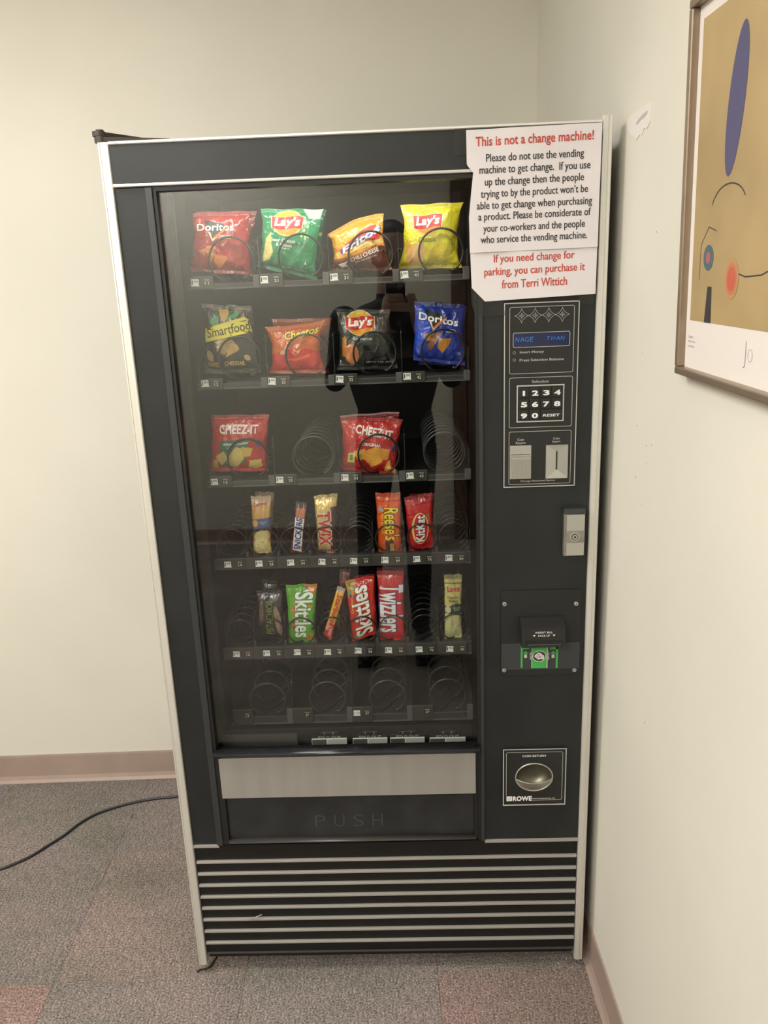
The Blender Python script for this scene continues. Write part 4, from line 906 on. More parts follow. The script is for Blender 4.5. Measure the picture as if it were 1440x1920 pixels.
# ---- third shelf
def cheezit(col2): return [(176, 40, 36), ('rect', 0, .93, 1, 1, (150, 40, 42)), ('poly', [(.10, .95), (.90, .88), (.95, .60), (.05, .60)], (186, 44, 38))] + col2
pack('cracker_bag', 'red white-cheddar cracker bag with a green label, left on the third shelf', 'crackers', None, [(0.1212,1.3193),(0.2441,1.3151),(0.2324,1.1927),(0.1057,1.1983)], Y0, .021, cheezit([
     ('poly', [(.18, .56), (.66, .60), (.68, .30), (.60, .16), (.20, .10)], (44, 104, 70)), ('poly', [(.10, .28), (.24, .38), (.34, .26), (.22, .12)], (200, 176, 96)), ('poly', [(.36, .34), (.46, .46), (.62, .42), (.60, .24), (.46, .06), (.30, .16)], (206, 180, 104)), ('poly', [(.56, .46), (.76, .44), (.72, .30), (.58, .28)], (196, 166, 80)), ('poly', [(.70, .22), (.90, .24), (.92, .10), (.80, .05), (.68, .10)], (216, 190, 100)), ('ell', .86, .53, .055, .06, 0, (60, 60, 120)), ('rect', .07, .06, .15, .22, (190, 170, 60))]),
     [T_('CHEEZ-IT', .50, .765, .68, .155, WH, bold=.03, layer=1.5), T_('White Cheddar', .46, .52, .46, .055, (230, 232, 225), rot=.10, bold=.015, layer=1.5)], seed=81, pinch=.02, wr=.0010)
pack('cracker_bag', 'red original cheese cracker bag, middle of the third shelf', 'crackers', None, [(0.3943,1.3042),(0.5259,1.2957),(0.5070,1.1727),(0.3866,1.1926)], Y0, .022, cheezit([
     ('poly', [(.20, .38), (.40, .46), (.52, .34), (.32, .22)], (216, 160, 70)), ('poly', [(.40, .42), (.62, .52), (.78, .44), (.74, .24), (.56, .14), (.40, .28)], (220, 158, 66)), ('poly', [(.66, .50), (.88, .48), (.84, .30), (.72, .30)], (208, 140, 56)), ('poly', [(.84, .26), (.90, .30), (.90, .18), (1, .14), (.98, .06), (.80, .08), (.80, .14)], (222, 170, 70)), ('rect', .12, .18, .24, .36, (206, 196, 110)), ('rect', .15, .22, .21, .33, (90, 130, 50)), ('ell', .93, .50, .03, .07, 0, (60, 70, 150))]),
     [T_('CHEEZ-IT', .56, .765, .64, .15, WH, rot=-.12, bold=.035, layer=1.5), T_('ORIGINAL', .53, .545, .34, .055, (235, 232, 225), rot=-.02, bold=.03, layer=1.5)], seed=82, pinch=.04, top_bow=.02)
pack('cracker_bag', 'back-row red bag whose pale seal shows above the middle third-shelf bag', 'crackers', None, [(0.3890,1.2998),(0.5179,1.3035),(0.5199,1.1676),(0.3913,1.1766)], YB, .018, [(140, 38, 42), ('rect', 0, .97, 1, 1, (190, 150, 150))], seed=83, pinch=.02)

# ---- fourth shelf (candy)
SN = dict(endseal=.05, pinch=.02, wr=.0008, sides=.45)
pack('cracker_pack', 'clear-fronted orange and blue cracker sandwich pack, left on the fourth shelf', 'crackers', None, [(0.1921,1.1424),(0.2362,1.1410),(0.2273,1.0076),(0.1872,1.0073)], y0, .013, [(196, 150, 84), ('rect', 0, .84, 1, 1, (190, 160, 130)), ('poly', [(.02, .62), (1, .66), (1, .46), (0, .40)], (60, 80, 126)), ('ell', .18, .56, .16, .055, 0, (206, 150, 60)), ('ell', .55, .34, .42, .10, 0, (206, 186, 130)), ('ell', .50, .16, .46, .16, 0, (216, 200, 140)), ('spots', [(.35, .20), (.5, .23), (.65, .17), (.42, .11), (.62, .24), (.56, .09), (.3, .14), (.74, .12)], .03, (120, 120, 60)), ('rect', 0, 0, 1, .03, (90, 84, 70))],
     [T_('Lance', .46, .88, .62, .06, (190, 50, 50), rot=.15, bold=.03, layer=1.5, shear=.15), T_('CHEESE ON\nWHEAT', .60, .57, .36, .05, (205, 215, 225), layer=1.5)], seed=91, **SN)
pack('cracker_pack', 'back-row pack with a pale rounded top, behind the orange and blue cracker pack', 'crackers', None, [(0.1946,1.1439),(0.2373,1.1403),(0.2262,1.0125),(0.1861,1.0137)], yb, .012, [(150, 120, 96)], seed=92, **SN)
pack('candy_bar', 'slim brown candy bar with blue upright lettering, leaning, fourth shelf', 'candy', None, [(0.2892,1.1288),(0.3125,1.1224),(0.2971,1.0077),(0.2694,1.0130)], y0, .010, [(96, 44, 30), ('rect', 0, .90, 1, 1, (70, 62, 56)), ('poly', [(.12, .87), (.95, .89), (.92, .72), (.15, .70)], (186, 110, 84))],
     [('poly', [(.16, .05), (.84, .03), (.90, .70), (.10, .70)], (222, 220, 222), 1), T_('SNICKERS', .50, .385, 2.8, .125, (38, 44, 120), rot=PI / 2, bold=.035, shear=.1, layer=2)], seed=93, **SN)
pack('candy_bar', 'gold-wrapped candy bar with large red letters, fourth shelf', 'candy', None, [(0.3277,1.1380),(0.3799,1.1427),(0.3699,1.0021),(0.3304,1.0033)], y0, .013, [(205, 176, 110), ('rect', 0, .90, 1, 1, (190, 165, 110)), ('rect', .62, .02, 1, .80, (70, 36, 40)), ('poly', [(.5, .95), (.72, .95), (.70, .10), (.50, .1)], (214, 184, 116)), ('rect', 0, 0, 1, .10, (150, 60, 50))],
     [T_('TWIX', .42, .46, 1.75, .24, (225, 215, 200), rot=-PI / 2 + .04, bold=.085, shear=.1, layer=1), T_('TWIX', .42, .46, 1.70, .215, (178, 40, 42), rot=-PI / 2 + .04, bold=.045, shear=.1, layer=2), T_('XING', .55, .065, .55, .05, (220, 210, 200), layer=2)], foil=True, seed=94, **SN)
pack('candy_bar', 'orange candy bar with yellow script lettering running down, fourth shelf', 'candy', None, [(0.4609,1.1407),(0.5151,1.1390),(0.5142,1.0061),(0.4622,1.0050)], y0, .012, [(214, 84, 30), ('rect', 0, .93, 1, 1, (190, 70, 26)), ('rect', 0, .86, 1, .885, (180, 62, 24)), ('poly', [(.30, .22), (.48, .20), (.62, .24), (.74, .10), (.72, .01), (.34, .02)], (70, 36, 26)), ('rect', .52, .02, .70, .16, (196, 146, 70))],
     [('ell', .18, .745, .11, .035, (150, 150, 165), 1.2), T_("Reese's", .62, .50, 1.42, .27, (50, 26, 20), rot=-PI / 2, bold=.075, shear=.12, layer=1.2), T_("Reese's", .62, .50, 1.38, .245, (236, 208, 50), rot=-PI / 2, bold=.02, shear=.12, layer=2.4), T_('PEANUT BUTTER CUPS', .25, .50, .85, .055, (235, 190, 60), rot=-PI / 2, bold=.02, layer=2)], seed=95, **SN)
pack('candy_bar', 'red wafer bar with white lettering in an oval, leaning, fourth shelf', 'candy', None, [(0.5226,1.1281),(0.5834,1.1376),(0.5844,1.0154),(0.5293,1.0027)], y0, .012, [(184, 34, 36), ('rect', 0, .90, 1, 1, (150, 34, 38)), ('rect', 0, .83, 1, .85, (130, 24, 28)), ('poly', [(.66, .62), (.84, .66), (.88, .50), (.72, .50)], (150, 90, 50))],
     [('ell', .50, .41, .33, .285, (224, 200, 120), 1), ('ell', .52, .41, .27, .27, (196, 30, 34), 1.8), T_('KitKat', .50, .41, 1.05, .19, (80, 20, 22), rot=PI / 2 - .06, bold=.09, shear=.08, layer=2.2), T_('KitKat', .50, .41, 1.02, .175, (232, 230, 226), rot=PI / 2 - .06, bold=.03, shear=.08, layer=3.2)], seed=96, **SN)
pack('candy_bar', 'back-row red wafer bar, edge showing behind the red oval-lettered bar', 'candy', None, [(0.5339,1.1252),(0.5888,1.1267),(0.5872,1.0148),(0.5340,1.0165)], yb, .011, [(140, 34, 38)], seed=97, **SN)

# ---- fifth shelf
pack('nut_bag', 'black pistachio bag with green upright lettering, fifth shelf', 'nuts', None, [(0.1869,0.9243),(0.2446,0.9225),(0.2428,0.8002),(0.1817,0.8008)], y0, .014, [(24, 24, 20), ('ell', .16, .58, .09, .24, -.05, (104, 84, 66)), ('ell', .80, .44, .12, .30, .14, (140, 116, 98)), ('poly', [(.70, .92), (.95, .92), (.95, .70), (.66, .72)], (54, 54, 50))],
     [T_('PISTACHIOS', .49, .50, 1.35, .13, (128, 150, 60), rot=PI / 2, layer=1.5, bold=-.01)], seed=101, **SN)
pack('nut_bag', 'back-row black bag, dark top corners above the pistachio bag', 'nuts', None, [(0.1930,0.9361),(0.2295,0.9315),(0.2273,0.8046),(0.1826,0.8058)], yb, .012, [(30, 30, 27)], seed=102, **SN)
pack('candy_bag', 'lime green candy bag with white letters running down, fifth shelf', 'candy', None, [(0.2533,0.9353),(0.3239,0.9366),(0.3100,0.7948),(0.2505,0.7950)], y0, .013, [(92, 160, 40), ('poly', [(.55, 1), (1, 1), (1, .86), (.80, .84)], (190, 110, 60)), ('poly', [(.24, .74), (.40, .76), (.34, .40), (.22, .50)], (206, 110, 60)), ('poly', [(.20, .44), (.42, .40), (.36, .20), (.14, .26)], (190, 96, 50)), ('spots', [(.86, .92), (.74, .95), (.80, .64), (.18, .60), (.34, .34), (.84, .16), (.70, .12)], .07, (210, 130, 50)), ('spots', [(.66, .93), (.93, .26), (.30, .38), (.24, .30)], .06, (80, 60, 120)), ('spots', [(.78, .08), (.90, .08)], .08, (190, 120, 40))],
     [T_('Skittles', .57, .495, 1.72, .30, (60, 110, 40), rot=-PI / 2 - .02, bold=.05, layer=1), T_('Skittles', .58, .495, 1.68, .28, (228, 234, 226), rot=-PI / 2 - .02, bold=.03, layer=2)], seed=103, **SN)
pack('candy_bar', 'slim yellow and red chew stick pack, leaning, fifth shelf', 'candy', None, [(0.3685,0.9296),(0.3862,0.9233),(0.3467,0.7989),(0.3303,0.8144)], y0, .008, [(222, 170, 50), ('rect', 0, .90, 1, 1, (170, 160, 150)), ('rect', 0, 0, 1, .30, (190, 60, 60)), ('poly', [(0, .30), (.5, .34), (.3, .12), (0, .12)], (226, 150, 110))],
     [T_('Starburst', .58, .56, 3.7, .105, (186, 44, 40), rot=-PI / 2, bold=.03, layer=1.5), T_('CHEWS', .60, .15, 1.2, .06, (235, 215, 200), rot=-PI / 2, layer=1.5)], seed=104, **SN)
pack('candy_bar', 'back-row dark red tall candy wrapper above the leaning yellow chew stick', 'candy', None, [(0.3727,0.9573),(0.3982,0.9565),(0.3720,0.7955),(0.3530,0.8058)], yb, .008, [(104, 34, 38), ('rect', 0, .78, 1, 1, (110, 60, 58)), ('poly', [(.1, .30), (.5, .32), (.5, .05), (.1, .10)], (150, 130, 50))], [T_('JUICY', .5, .86, .8, .05, (190, 150, 150), rot=PI / 2, layer=1.5)], seed=105, **SN)
pack('candy_bag', 'red candy bag with white letters running up, fifth shelf', 'candy', None, [(0.3865,0.9416),(0.4503,0.9533),(0.4551,0.8143),(0.3942,0.7909)], y0, .014, [(194, 40, 30), ('poly', [(0, 1), (.36, 1), (.34, .86), (.20, .72), (0, .74)], (200, 130, 50)), ('spots', [(.10, .93), (.22, .88), (.10, .82)], .07, (90, 150, 60)), ('spots', [(.12, .76), (.26, .74)], .06, (90, 60, 130)), ('poly', [(.60, .80), (.74, .76), (.72, .50), (.62, .54)], (176, 130, 60)), ('spots', [(.18, .08), (.30, .06), (.42, .10)], .07, (110, 170, 50)), ('spots', [(.36, .08), (.78, .26), (.8, .14)], .06, (224, 120, 40))],
     [T_('Skittles', .47, .47, 1.86, .31, (110, 30, 26), rot=PI / 2 + .06, bold=.05, layer=1), T_('Skittles', .47, .47, 1.82, .29, (236, 234, 228), rot=PI / 2 + .06, bold=.03, layer=2), T_('Original', .16, .60, .50, .06, (225, 190, 60), rot=PI / 2, layer=2)], seed=106, **SN)
pack('candy_bag', 'back-row red candy bag, top edge showing behind the red lettered candy bag', 'candy', None, [(0.4032,0.9372),(0.4518,0.9434),(0.4549,0.8221),(0.4038,0.8115)], yb, .012, [(150, 34, 30)], seed=107, **SN)
pack('licorice_bag', 'red licorice bag with blue-edged white letters, fifth shelf', 'candy', None, [(0.4571,0.9621),(0.5170,0.9603),(0.5154,0.7927),(0.4577,0.7915)], y0, .013, [(190, 34, 38), ('rect', 0, .94, 1, 1, (150, 34, 40)), ('rect', .08, 0, 1, .06, (200, 44, 44))],
     [T_('Twizzlers', .49, .49, 1.98, .36, (44, 44, 120), rot=-PI / 2 - .02, bold=.06, layer=1), T_('Twizzlers', .49, .49, 1.94, .32, (226, 222, 220), rot=-PI / 2 - .02, bold=.03, layer=2.2)], seed=108, **SN)
pack('licorice_bag', 'back-row dull red wrapper top behind the red licorice bag', 'candy', None, [(0.4553,0.9578),(0.5175,0.9559),(0.5148,0.8107),(0.4572,0.8124)], yb, .012, [(140, 44, 48)], seed=109, **SN)
pack('cracker_pack', 'pale cracker pack with a dark green band, rightmost on the fifth shelf', 'crackers', None, [(0.6052,0.9504),(0.6450,0.9482),(0.6433,0.7938),(0.6033,0.7930)], y0, .012, [(196, 184, 110), ('rect', 0, .93, 1, 1, (150, 140, 96)), ('rect', 0, .87, 1, .885, (120, 110, 80)), ('poly', [(0, .54), (.30, .54), (.60, .58), (1, .57), (1, .42), (0, .42)], (40, 66, 44)), ('ell', .18, .485, .17, .055, 0, (196, 190, 160)), ('rect', 0, .03, 1, .42, (200, 196, 140)), ('rect', 0, .285, 1, .29, (120, 116, 80)), ('spots', [(.8, .34), (.8, .24), (.5, .2), (.65, .15), (.8, .06), (.4, .26), (.6, .10)], .025, (120, 116, 70))],
     [T_('Lance', .50, .80, .70, .085, (190, 60, 70), rot=.06, bold=.03, layer=1.5, shear=.1), T_("Captain's", .50, .67, .68, .05, (60, 80, 60), layer=1.5, bold=.01), T_('Wafers.', .50, .62, .58, .045, (60, 80, 60), layer=1.5, bold=.01), T_('CREAM CHEESE\n& CHIVES', .68, .50, .50, .05, (200, 205, 190), layer=1.5)], seed=110, **SN)

# ---------------------------------------------------------------- notice taped to the machine
NT = empty('paper_notice', ((0.7660,1.6838)[0], -.003, (0.7660,1.6838)[1]), 'white paper notice with red and black text taped over the machine top right corner', 'notice')
def sheet(name, outline, y, m, bulge=.002, seed=0, curl=None):
    """paper: outline in (x,z); slightly rippled, 0.2 mm thick"""
    from mathutils.geometry import tessellate_polygon
    bm = bmesh.new(); vs = [bm.verts.new((a, 0, b)) for a, b in outline]; bm.faces.new(vs)
    x0 = min(p[0] for p in outline); x1 = max(p[0] for p in outline); z0 = min(p[1] for p in outline); z1 = max(p[1] for p in outline)
    for k in range(1, 16):
        for co, no in (((x0 + (x1 - x0) * k / 16, 0, 0), (1, 0, 0)), ((0, 0, z0 + (z1 - z0) * k / 16), (0, 0, 1))):
            bmesh.ops.bisect_plane(bm, geom=bm.verts[:] + bm.edges[:] + bm.faces[:], plane_co=co, plane_no=no)
    for v in bm.verts: v.co.y = paper_y(v.co.x, v.co.z, y, bulge, seed)
    g = G(); bm.verts.index_update(); n = len(bm.verts)
    V = [v.co[:] for v in bm.verts]; F_ = [[v.index for v in f.verts] for f in bm.faces]
    g.add(V, F_, m, True); g.add([(a, b + .0002, c) for a, b, c in V], [f[::-1] for f in F_], m, True); bm.free()
    o = g.build(name, NT); o.location = -NT.location; return o
def paper_y(x, z, y, bulge, seed):
    return y - bulge * (.5 + .5 * math.sin(x * 34 + seed) * math.sin(z * 21 + seed * 2)) - bulge * .4 * math.sin(x * 60 + z * 45 + seed)
up = [(0.6508,1.8217), (0.8863,1.8244), (0.8859,1.7862), (0.8850,1.6197), (0.6557,1.6178), (0.6546,1.6788), (0.6585,1.7158), (0.6627,1.7526), (0.6534,1.7635), (0.6515,1.7672)]
lo = [(0.6565,1.6219), (0.8849,1.6227), (0.8850,1.5382), (0.6831,1.5319), (0.6589,1.5568), (0.6579,1.5834)]
sheet('lower_sheet', lo, -.0022, M_PAPER, .0014, 2.0); sheet('upper_sheet', up, -.0046, M_PAPER, .0018, 1.0)
def put(g, txt, X0, Yl, X1, Yr, h, m, y, bulge, seed, bold=.012):
    """a line of print whose glyph box bottom runs from p to q, glyph box height h (metres)"""
    p, q = X0, X1
    V, T = glyphs(txt, bold); P_ = []
    for a, b, l in V:
        x = p[0] + (q[0] - p[0]) * a; zz = p[1] + (q[1] - p[1]) * a + b * h; P_.append((x, paper_y(x, zz, y, bulge, seed) - .0004 - l, zz))
    g.add(P_, T, m)
H1 = .0170; H2 = .0145
DESC = .0036
g = G()
put(g, 'This is not a change machine!', (0.6672,1.7898), 0, (0.8722,1.7928), 0, .0205, M_RED, -.0046, .0018, 1.0, .022)
g.build('red_heading', NT).location = -NT.location
g = G()
for txt, a, b, h in (('Please do not use the vending', (0.6852,1.7650), (0.8563,1.7671), .0168), ('machine to get change.  If you use', (0.6736,1.7457), (0.8681,1.7473), .0172), ('up the change then the people', (0.6829,1.7259), (0.8576,1.7281), .0168), ('trying to by the product won\u2019t be', (0.6758,1.7062), (0.8651,1.7087), .0168),
                     ('able to get change when purchasing', (0.6686,1.6870), (0.8728,1.6885), .0168), ('a product. Please be considerate of', (0.6712,1.6682), (0.8710,1.6700), .0168), ('your co-workers and the people', (0.6799,1.6484), (0.8610,1.6505), .0166), ('who service the vending machine.', (0.6750,1.6293), (0.8656,1.6310), .0166)):
    put(g, txt, a, 0, b, 0, h, M_GREYINK, -.0046, .0018, 1.0, .018)
g.build('black_lettering', NT).location = -NT.location
g = G()
for txt, a, b, h in (('If you need change for', (0.6990,1.5953), (0.8450,1.5975), .0180), ('parking, you can purchase it', (0.6816,1.5727), (0.8641,1.5760), .0180), ('from Terri Wittich', (0.7136,1.5536), (0.8323,1.5558), .0150)):
    put(g, txt, a, 0, b, 0, h, M_RED, -.0022, .0014, 2.0, .018)
g.build('red_lettering', NT).location = -NT.location
for pts, y in (([(0.6304,1.8254), (0.6526,1.8253), (0.6522,1.7835), (0.6302,1.7816)], -.0010), ([(0.6573,1.5580), (0.6876,1.5353), (0.7161,1.5322), (0.7203,1.5063), (0.6671,1.5053), (0.6590,1.5245)], .0002), ([(0.8499,1.5371), (0.8832,1.5378), (0.8818,1.5202), (0.8646,1.5188), (0.8553,1.5271)], .0002)):
    g = G(); g.prism(pts, y - .0002, y, 'y', M_TAPE); o = g.build('clear_tape', NT); o.location = -NT.location

# ---------------------------------------------------------------- framed print on the right wall (room frame)
# it hangs leaning out a little at the top; outer face corners: bottom (y, z), width towards the viewer
PB, PT, PW = 1.4285, 1.9020, .66
PY = -.3465
fr = empty('framed_print', (0, 0, 0), 'framed print with a tan abstract picture and a white margin, on the right wall', 'picture', mtx=ROOM @ Matrix.Translation((XW, PY, PB)) @ Matrix.Rotation(.020, 4, 'X') @ Matrix.Rotation(-.026, 4, 'Y'))
M_PF = add_noise(mat('frame_metal', (.30, .23, .165), .35, .55), 30, .05)
h = PT - PB
def pbox(g, a0, b0, a1, b1, d0, d1, m, bev=0): g.box((-d1, -a1, b0), (-d0, -a0, b1), m, bev)   # a: distance right along the wall, b: height, d: distance out
g = G()
pbox(g, 0, 0, PW, .0105, 0.001, .020, M_PF, .002); pbox(g, 0, h - .0105, PW, h, .001, .020, M_PF, .002); pbox(g, 0, .0106, .0105, h - .0106, .001, .020, M_PF, .002); pbox(g, PW - .0105, .0106, PW, h - .0106, .001, .020, M_PF, .002)
g.build('frame', fr)
g = G(); pbox(g, .010, .010, PW - .010, h - .010, .004, .009, mat('poster_white', (.80, .74, .69), .5)); g.build('backing_sheet', fr)
g = G(); m_tan = add_noise(mat('poster_tan', (.44, .315, .15), .5), 5, .13, 0, 3)
PA0, PA1, PBB, PBT = .024, PW - .024, .0760, h - .0275
pbox(g, PA0, PBB, PA1, PBT, .009, .0093, m_tan)
def ppoly(g, pts, m, d=.0096): g.add([(-d, -a, b) for a, b in pts], [tuple(range(len(pts)))], m)
def pell(a, b, ra, rb, rot=0, n=28): return [(a + ra * math.cos(t) * math.cos(rot) - rb * math.sin(t) * math.sin(rot), b + ra * math.cos(t) * math.sin(rot) + rb * math.sin(t) * math.cos(rot)) for t in np.linspace(0, 2 * PI, n + 1)[:-1]]
def pline(g, pts, w, m, d=.0096):
    s0 = len(g.v); g.loop(pts, w, 0, m, False)
    for i in range(s0, len(g.v)): x, _, z = g.v[i]; g.v[i] = (-d, -x, z)
M_PB = mat('poster_blue', (.085, .080, .17), .5); M_PK = mat('poster_charcoal', (.045, .040, .042), .5)
# plain generic shapes in place of the artwork
ppoly(g, pell(.137, .332, .023, .082, -.16), M_PB)
pline(g, [(.13 + .05 * math.cos(t), .215 + .028 * math.sin(t)) for t in np.linspace(2.9, .4, 14)], .0018, M_PK)
pline(g, [(.050, .130), (.052, .175), (.075, .196), (.100, .190)], .0012, M_PK)
pline(g, [(.16, .14), (.19, .135), (.23, .137), (.28, .15)], .0016, M_PK)
ppoly(g, [(.074, PBB), (.096, PBB), (.093, .122), (.080, .122)], M_PK, .0097)
ppoly(g, pell(.078, .158, .016, .016), mat('poster_teal', (.075, .13, .15), .5), .0097); ppoly(g, pell(.078, .158, .0075, .0075), mat('poster_rose', (.40, .12, .13), .5), .0099)
for rr, c in ((.024, (.50, .27, .12)), (.019, (.52, .20, .095)), (.0145, (.54, .12, .07))): ppoly(g, pell(.152, .132, rr * .85, rr), mat('poster_red_%d' % int(rr * 1e4), c, .5), .0097 + (.024 - rr) * .02)
for k, (a, b) in enumerate(((.35, .30), (.46, .22), (.52, .34))): ppoly(g, pell(a, b, .03, .045, k), (M_PB, M_PK, M_PB)[k])
g.build('picture_sheet', fr)
g = G(); mg = mat('poster_grey_ink', (.12, .10, .11), .5)
def ptext(g, t, a0, b0, a1, b1, bold=0):
    V, T = glyphs(t, bold); g.add([(-.0095, -(a0 + (a1 - a0) * x), b0 + (b1 - b0) * y) for x, y, l in V], T, mg)
ptext(g, 'Jo', .199, .030, .222, .062, -.035)
for k, (t, w_) in enumerate((('Fundaci\u00f3', .016), ('Barcelona, Spain', .024), ('June, August', .021))): ptext(g, t, .022, .052 - k * .0065, .022 + w_, .0555 - k * .0065, -.01)
g.build('printed_lettering', fr)

# ---------------------------------------------------------------- power cord on the carpet
fl = [(-0.7465,0.3436), (-0.6682,0.3716), (-0.6326,0.3947), (-0.5995,0.4252), (-0.5706,0.4682), (-0.5407,0.5127), (-0.5137,0.5690), (-0.4796,0.6119), (-0.4385,0.6398), (-0.3943,0.6614), (-0.3476,0.6778), (-0.2988,0.6886), (-0.2369,0.6977)]
pts = [(-1.2, .30), (-.95, .335)] + fl + [(-.10, .748), (.05, .752), (.20, .752)]
P_ = np.array(pts); tt = np.arange(len(P_)); q = np.linspace(0, len(P_) - 1, 120)
def cr(P, q):
    out = []
    for t in q:
        i = min(int(t), len(P) - 2); f_ = t - i; p0 = P[max(i - 1, 0)]; p1 = P[i]; p2 = P[i + 1]; p3 = P[min(i + 2, len(P) - 1)]
        out.append(.5 * ((2 * p1) + (-p0 + p2) * f_ + (2 * p0 - 5 * p1 + 4 * p2 - p3) * f_ ** 2 + (-p0 + 3 * p1 - 3 * p2 + p3) * f_ ** 3))
    return np.array(out)
c = cr(P_, q)
g = G(); g.tube([(a, b, .0044) for a, b in c], .0040, M_CABLE, 8); g.build('power_cord', None, 'black power cord snaking over the carpet from behind the machine', 'cord')
# scrap of dark tape at the machine's left foot
a = (-0.0076,0.0238); b = (0.0101,0.0313); c1 = (0.0191,0.0093); c2 = (0.0021,0.0158); c3 = (-0.0075,0.0021); c4 = (-0.0141,0.0130)
g = G(); g.tube([(p[0], p[1], z) for p, z in (((0.0340,0.0468), .012), ((0.0214,0.0217), .004), ((0.0132,0.0125), .006), ((-0.0024,0.0128), .003), ((-0.0082,0.0051), .006))], [.002, .003, .0022, .0018, .003], M_SEAL, 6)
g.build('rubber_scrap', None, 'torn black rubber scrap on the carpet at the machine left corner', 'scrap')
for k, p in enumerate(((0.8765,0.0315), (0.8551,0.0194))):
    g = G(); g.box((p[0] - .0016, p[1] - .0014, 0), (p[0] + .0016, p[1] + .0014, .0012), M_WHITE, .0004)
    g.build('paper_crumb', None, ('tiny white crumb nearer the right post on the carpet', 'tiny white crumb a little nearer the camera on the carpet')[k], 'crumb', 'white crumbs on the carpet')

# ---------------------------------------------------------------- the photographer, who shows as a dark figure in the glass
C0 = Vector(CAM_LOC); CR3 = Matrix(CAM_ROT)
def loft(secs, n=20):
    """closed tube through sections (x, y, z, rx, ry): horizontal ellipses, with domed ends"""
    g_v = []; g_f = []
    for (x, y, z, rx, ry) in secs:
        for i in range(n): a = 2 * PI * i / n; g_v.append((x + rx * math.cos(a), y + ry * math.sin(a), z))
    for k in range(len(secs) - 1):
        for i in range(n): g_f.append((k * n + i, k * n + (i + 1) % n, (k + 1) * n + (i + 1) % n, (k + 1) * n + i))
    g_f += [tuple(range(n))[::-1], tuple(range((len(secs) - 1) * n, len(secs) * n))]
    return g_v, g_f
def ellipsoid(c, r, rot=None, n=20, m=12):
    vs = []; fs = []
    for j in range(m + 1):
        t = PI * (j + .02) / (m + .04)
        for i in range(n):
            a = 2 * PI * i / n; p = Vector((r[0] * math.sin(t) * math.cos(a), r[1] * math.sin(t) * math.sin(a), r[2] * math.cos(t)))
            if rot: p = rot @ p
            vs.append(tuple(p + Vector(c)))
    for j in range(m):
        for i in range(n): fs.append((j * n + i, (j + 1) * n + i, (j + 1) * n + (i + 1) % n, j * n + (i + 1) % n))
    fs += [tuple(range(n)), tuple(range(m * n, (m + 1) * n))[::-1]]
    return vs, fs
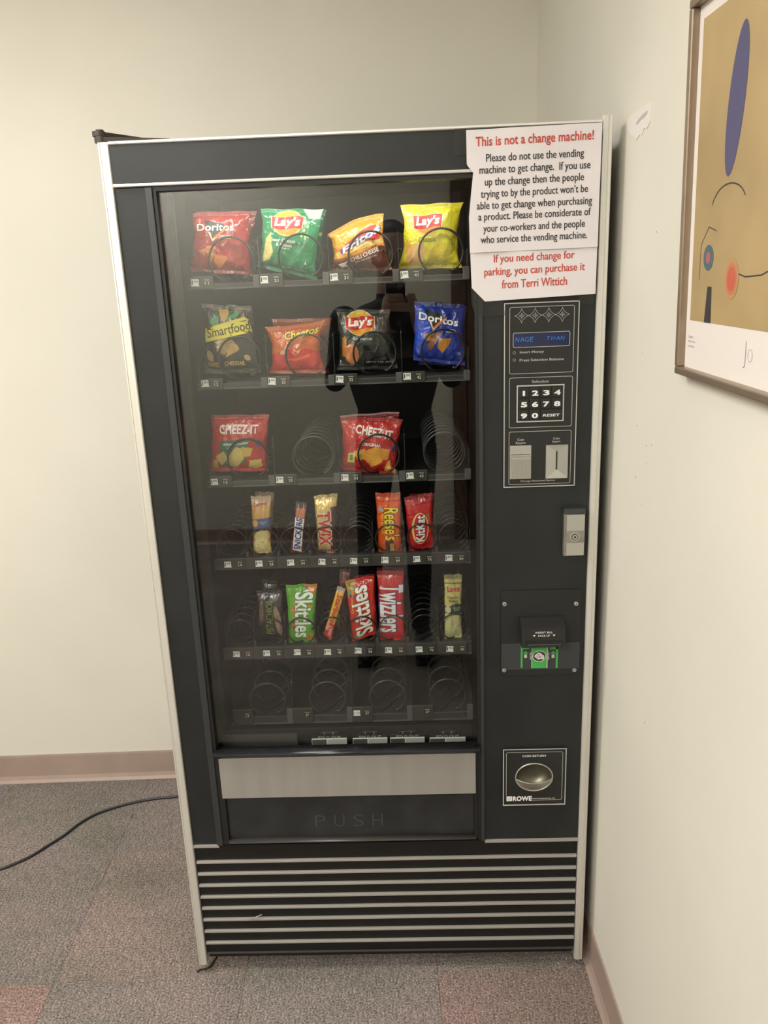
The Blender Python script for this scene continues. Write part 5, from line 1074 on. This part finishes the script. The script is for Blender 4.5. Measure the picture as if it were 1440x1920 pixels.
def person():
    M_SK = mat('skin', (.42, .26, .19), .5); M_CL = add_noise(mat('black_knit_top', (.012, .012, .014), .8), 80, .2, .2); M_TR = mat('black_trousers', (.010, .010, .012), .75)
    px, py = .490, -1.735
    root = empty('person', (px, py, 0), 'person in black top, trousers and shoes, holding up a phone, seen in the glass', 'person')
    g = G()
    def A(vf): g.add(vf[0], vf[1], M_CL)
    hip = .93
    A(loft([(px, py, .84, .12, .09), (px, py, .90, .165, .115), (px, py, .98, .170, .118), (px, py + .01, 1.08, .152, .108), (px, py + .015, 1.20, .185, .120), (px, py + .01, 1.32, .208, .125), (px, py, 1.43, .200, .110), (px, py - .008, 1.495, .130, .080), (px, py - .005, 1.52, .060, .058), (px, py + .005, 1.60, .052, .056), (px, py + .015, 1.64, .045, .05)]))
    hc = Vector((px + .01, py + .035, 1.695))
    A(ellipsoid(hc, (.073, .092, .112))); A(ellipsoid(hc + Vector((0, .030, -.062)), (.050, .055, .048)))
    A(ellipsoid(hc + Vector((0, .098, -.022)), (.012, .018, .022))); A(ellipsoid(hc + Vector((0, .084, -.066)), (.024, .010, .010)))
    for s in (-1, 1): A(ellipsoid(hc + Vector((s * .074, -.004, -.015)), (.008, .017, .030)))
    wr = {}
    for s in (-1, 1):
        sh = Vector((px + s * .190, py, 1.440)); el = Vector((px + s * .235, py + .06, 1.21)); 
        palm = C0 + CR3 @ Vector((s * .050, -.075, .030)); wr_ = palm + Vector((s * .020, -.040, -.085))
        A(ellipsoid(sh, (.062, .062, .062)))
        g.tube([sh, sh.lerp(el, .5), el], [.056, .050, .043], M_CL, 14); A(ellipsoid(el, (.044, .044, .044)))
        g.tube([el, el.lerp(wr_, .35), wr_], [.043, .042, .026], M_CL, 14)
        # palm and five fingers wrapping the phone
        d = (palm - wr_).normalized(); side = Vector((-s, 0, 0)); fw = CR3 @ Vector((0, 0, -1))
        A(ellipsoid(palm + d * -.010, (.018, .034, .046))); g.tube([wr_, palm - d * .02], [.026, .022], M_CL, 12)
        for k, (ln, up) in enumerate(((.070, .052), (.078, .032), (.074, .010), (.060, -.012))):
            b = palm + CR3 @ Vector((0, up * .85, -.006)); k1 = b + fw * .020 + side * .010; k2 = k1 + side * ln * .45 + fw * .000; k3 = k2 + side * ln * .30 - fw * .004
            if s < 0 or k > 1: g.tube([palm + CR3 @ Vector((0, up * .4, 0)), b, k1, k2, k3], [.010, .0095, .0090, .0082, .0070], M_CL, 8)
            else: g.tube([palm + CR3 @ Vector((0, up * .4, 0)), b, k1, k1 + fw * .004 + side * .012 + Vector((0, 0, .010))], [.010, .0095, .0088, .0072], M_CL, 8)
        t0 = palm - fw * .004; g.tube([t0 - d * .02, t0 - fw * .018 + d * .006, t0 - fw * .026 + side * .018 + d * .020, t0 - fw * .024 + side * .034 + d * .030], [.013, .012, .0105, .0085], M_CL, 8)
        # leg and shoe
        hp = Vector((px + s * .085, py, .90)); kn = Vector((px - .02 + s * .105, py + .01, .49)); an = Vector((px - .03 + s * .115, py - .01, .09))
        g.tube([hp + Vector((0, 0, .03)), hp, hp.lerp(kn, .5), kn, kn.lerp(an, .35), an], [.085, .088, .072, .056, .053, .040], M_CL, 16)
        fx, fy = an.x + s * .01, an.y
        A(ellipsoid((fx, fy + .085, .042), (.046, .135, .038))); A(ellipsoid((fx, fy - .01, .050), (.040, .055, .046))); g.box((fx - .040, fy - .055, .001), (fx + .040, fy + .205, .022), M_CL, .008)
    raw = g.build('body_raw'); md = raw.modifiers.new('r', 'REMESH'); md.mode = 'VOXEL'; md.voxel_size = .0055; md.use_smooth_shade = True
    sm = raw.modifiers.new('s', 'SMOOTH'); sm.factor = .5; sm.iterations = 3
    dg = bpy.context.evaluated_depsgraph_get(); me = bpy.data.meshes.new_from_object(raw.evaluated_get(dg)); bpy.data.objects.remove(raw)
    me.materials.clear()
    for m in (M_CL, M_SK, M_TR, M_SHOE): me.materials.append(m)
    n = len(me.polygons); cc = np.zeros(n * 3); me.polygons.foreach_get('center', cc); cc = cc.reshape(-1, 3)
    idx = np.zeros(n, np.int32); idx[cc[:, 2] < .93] = 2; idx[cc[:, 2] < .085] = 3
    idx[(cc[:, 2] > 1.545) & (np.hypot(cc[:, 0] - px, cc[:, 1] - py) < .16)] = 1
    ctr = C0 + CR3 @ Vector((0, -.06, .02)); idx[(np.linalg.norm(cc - np.array(ctr)[None], axis=1) < .135) & (cc[:, 1] > py + .115)] = 1
    me.polygons.foreach_set('material_index', idx); me.polygons.foreach_set('use_smooth', np.ones(n, bool)); me.update()
    me.transform(Matrix.Translation((-px, -py, 0)))
    o = bpy.data.objects.new('body', me); COL.objects.link(o); o.parent = root
    off = Vector((px, py, 0))
    g = G(); v, f = ellipsoid(hc - off + Vector((0, -.012, .018)), (.080, .096, .106)); g.add(v, f, mat('dark_hair', (.012, .009, .008), .5), True)
    g.v = [p for p in g.v]
    # keep the face clear: push the hair's front lower part inside the head
    fixed = []
    for x, y, z in g.v:
        rel = Vector((x, y, z)) - (hc - off)
        if rel.y > .015 and rel.z < .050: y -= min(.09, (rel.y - .015) + .01); 
        if rel.z < -.04: z = (hc - off).z - .04 + (rel.z + .04) * .2
        fixed.append((x, y, z))
    g.v = fixed; g.build('hair', root)
    for s in (-1, 1):
        g = G(); v, f = ellipsoid(hc - off + Vector((s * .030, .082, .004)), (.013, .008, .007)); g.add(v, f, mat('eye_white', (.7, .68, .65), .3), True)
        v, f = ellipsoid(hc - off + Vector((s * .030, .0885, .003)), (.0052, .0025, .0052)); g.add(v, f, M_INKK, True); g.build('eye', root)
    ph = empty('phone', (0, 0, 0), 'dark phone held up in both hands by the person, seen in the glass', 'phone', mtx=Matrix.Translation(C0) @ CR3.to_4x4())
    g = G(); g.box((-.052, -.128, .010), (.020, .014, .018), mat('phone_glass', (.01, .01, .012), .15), .003); g.build('phone_body', ph)
    g = G(); g.cyl((0, 0, .007), .008, .003, M_CAST, 'z', 16); g.cyl((0, 0, .0065), .0055, .001, M_SEAL, 'z', 16); g.build('lens_ring', ph)
person()
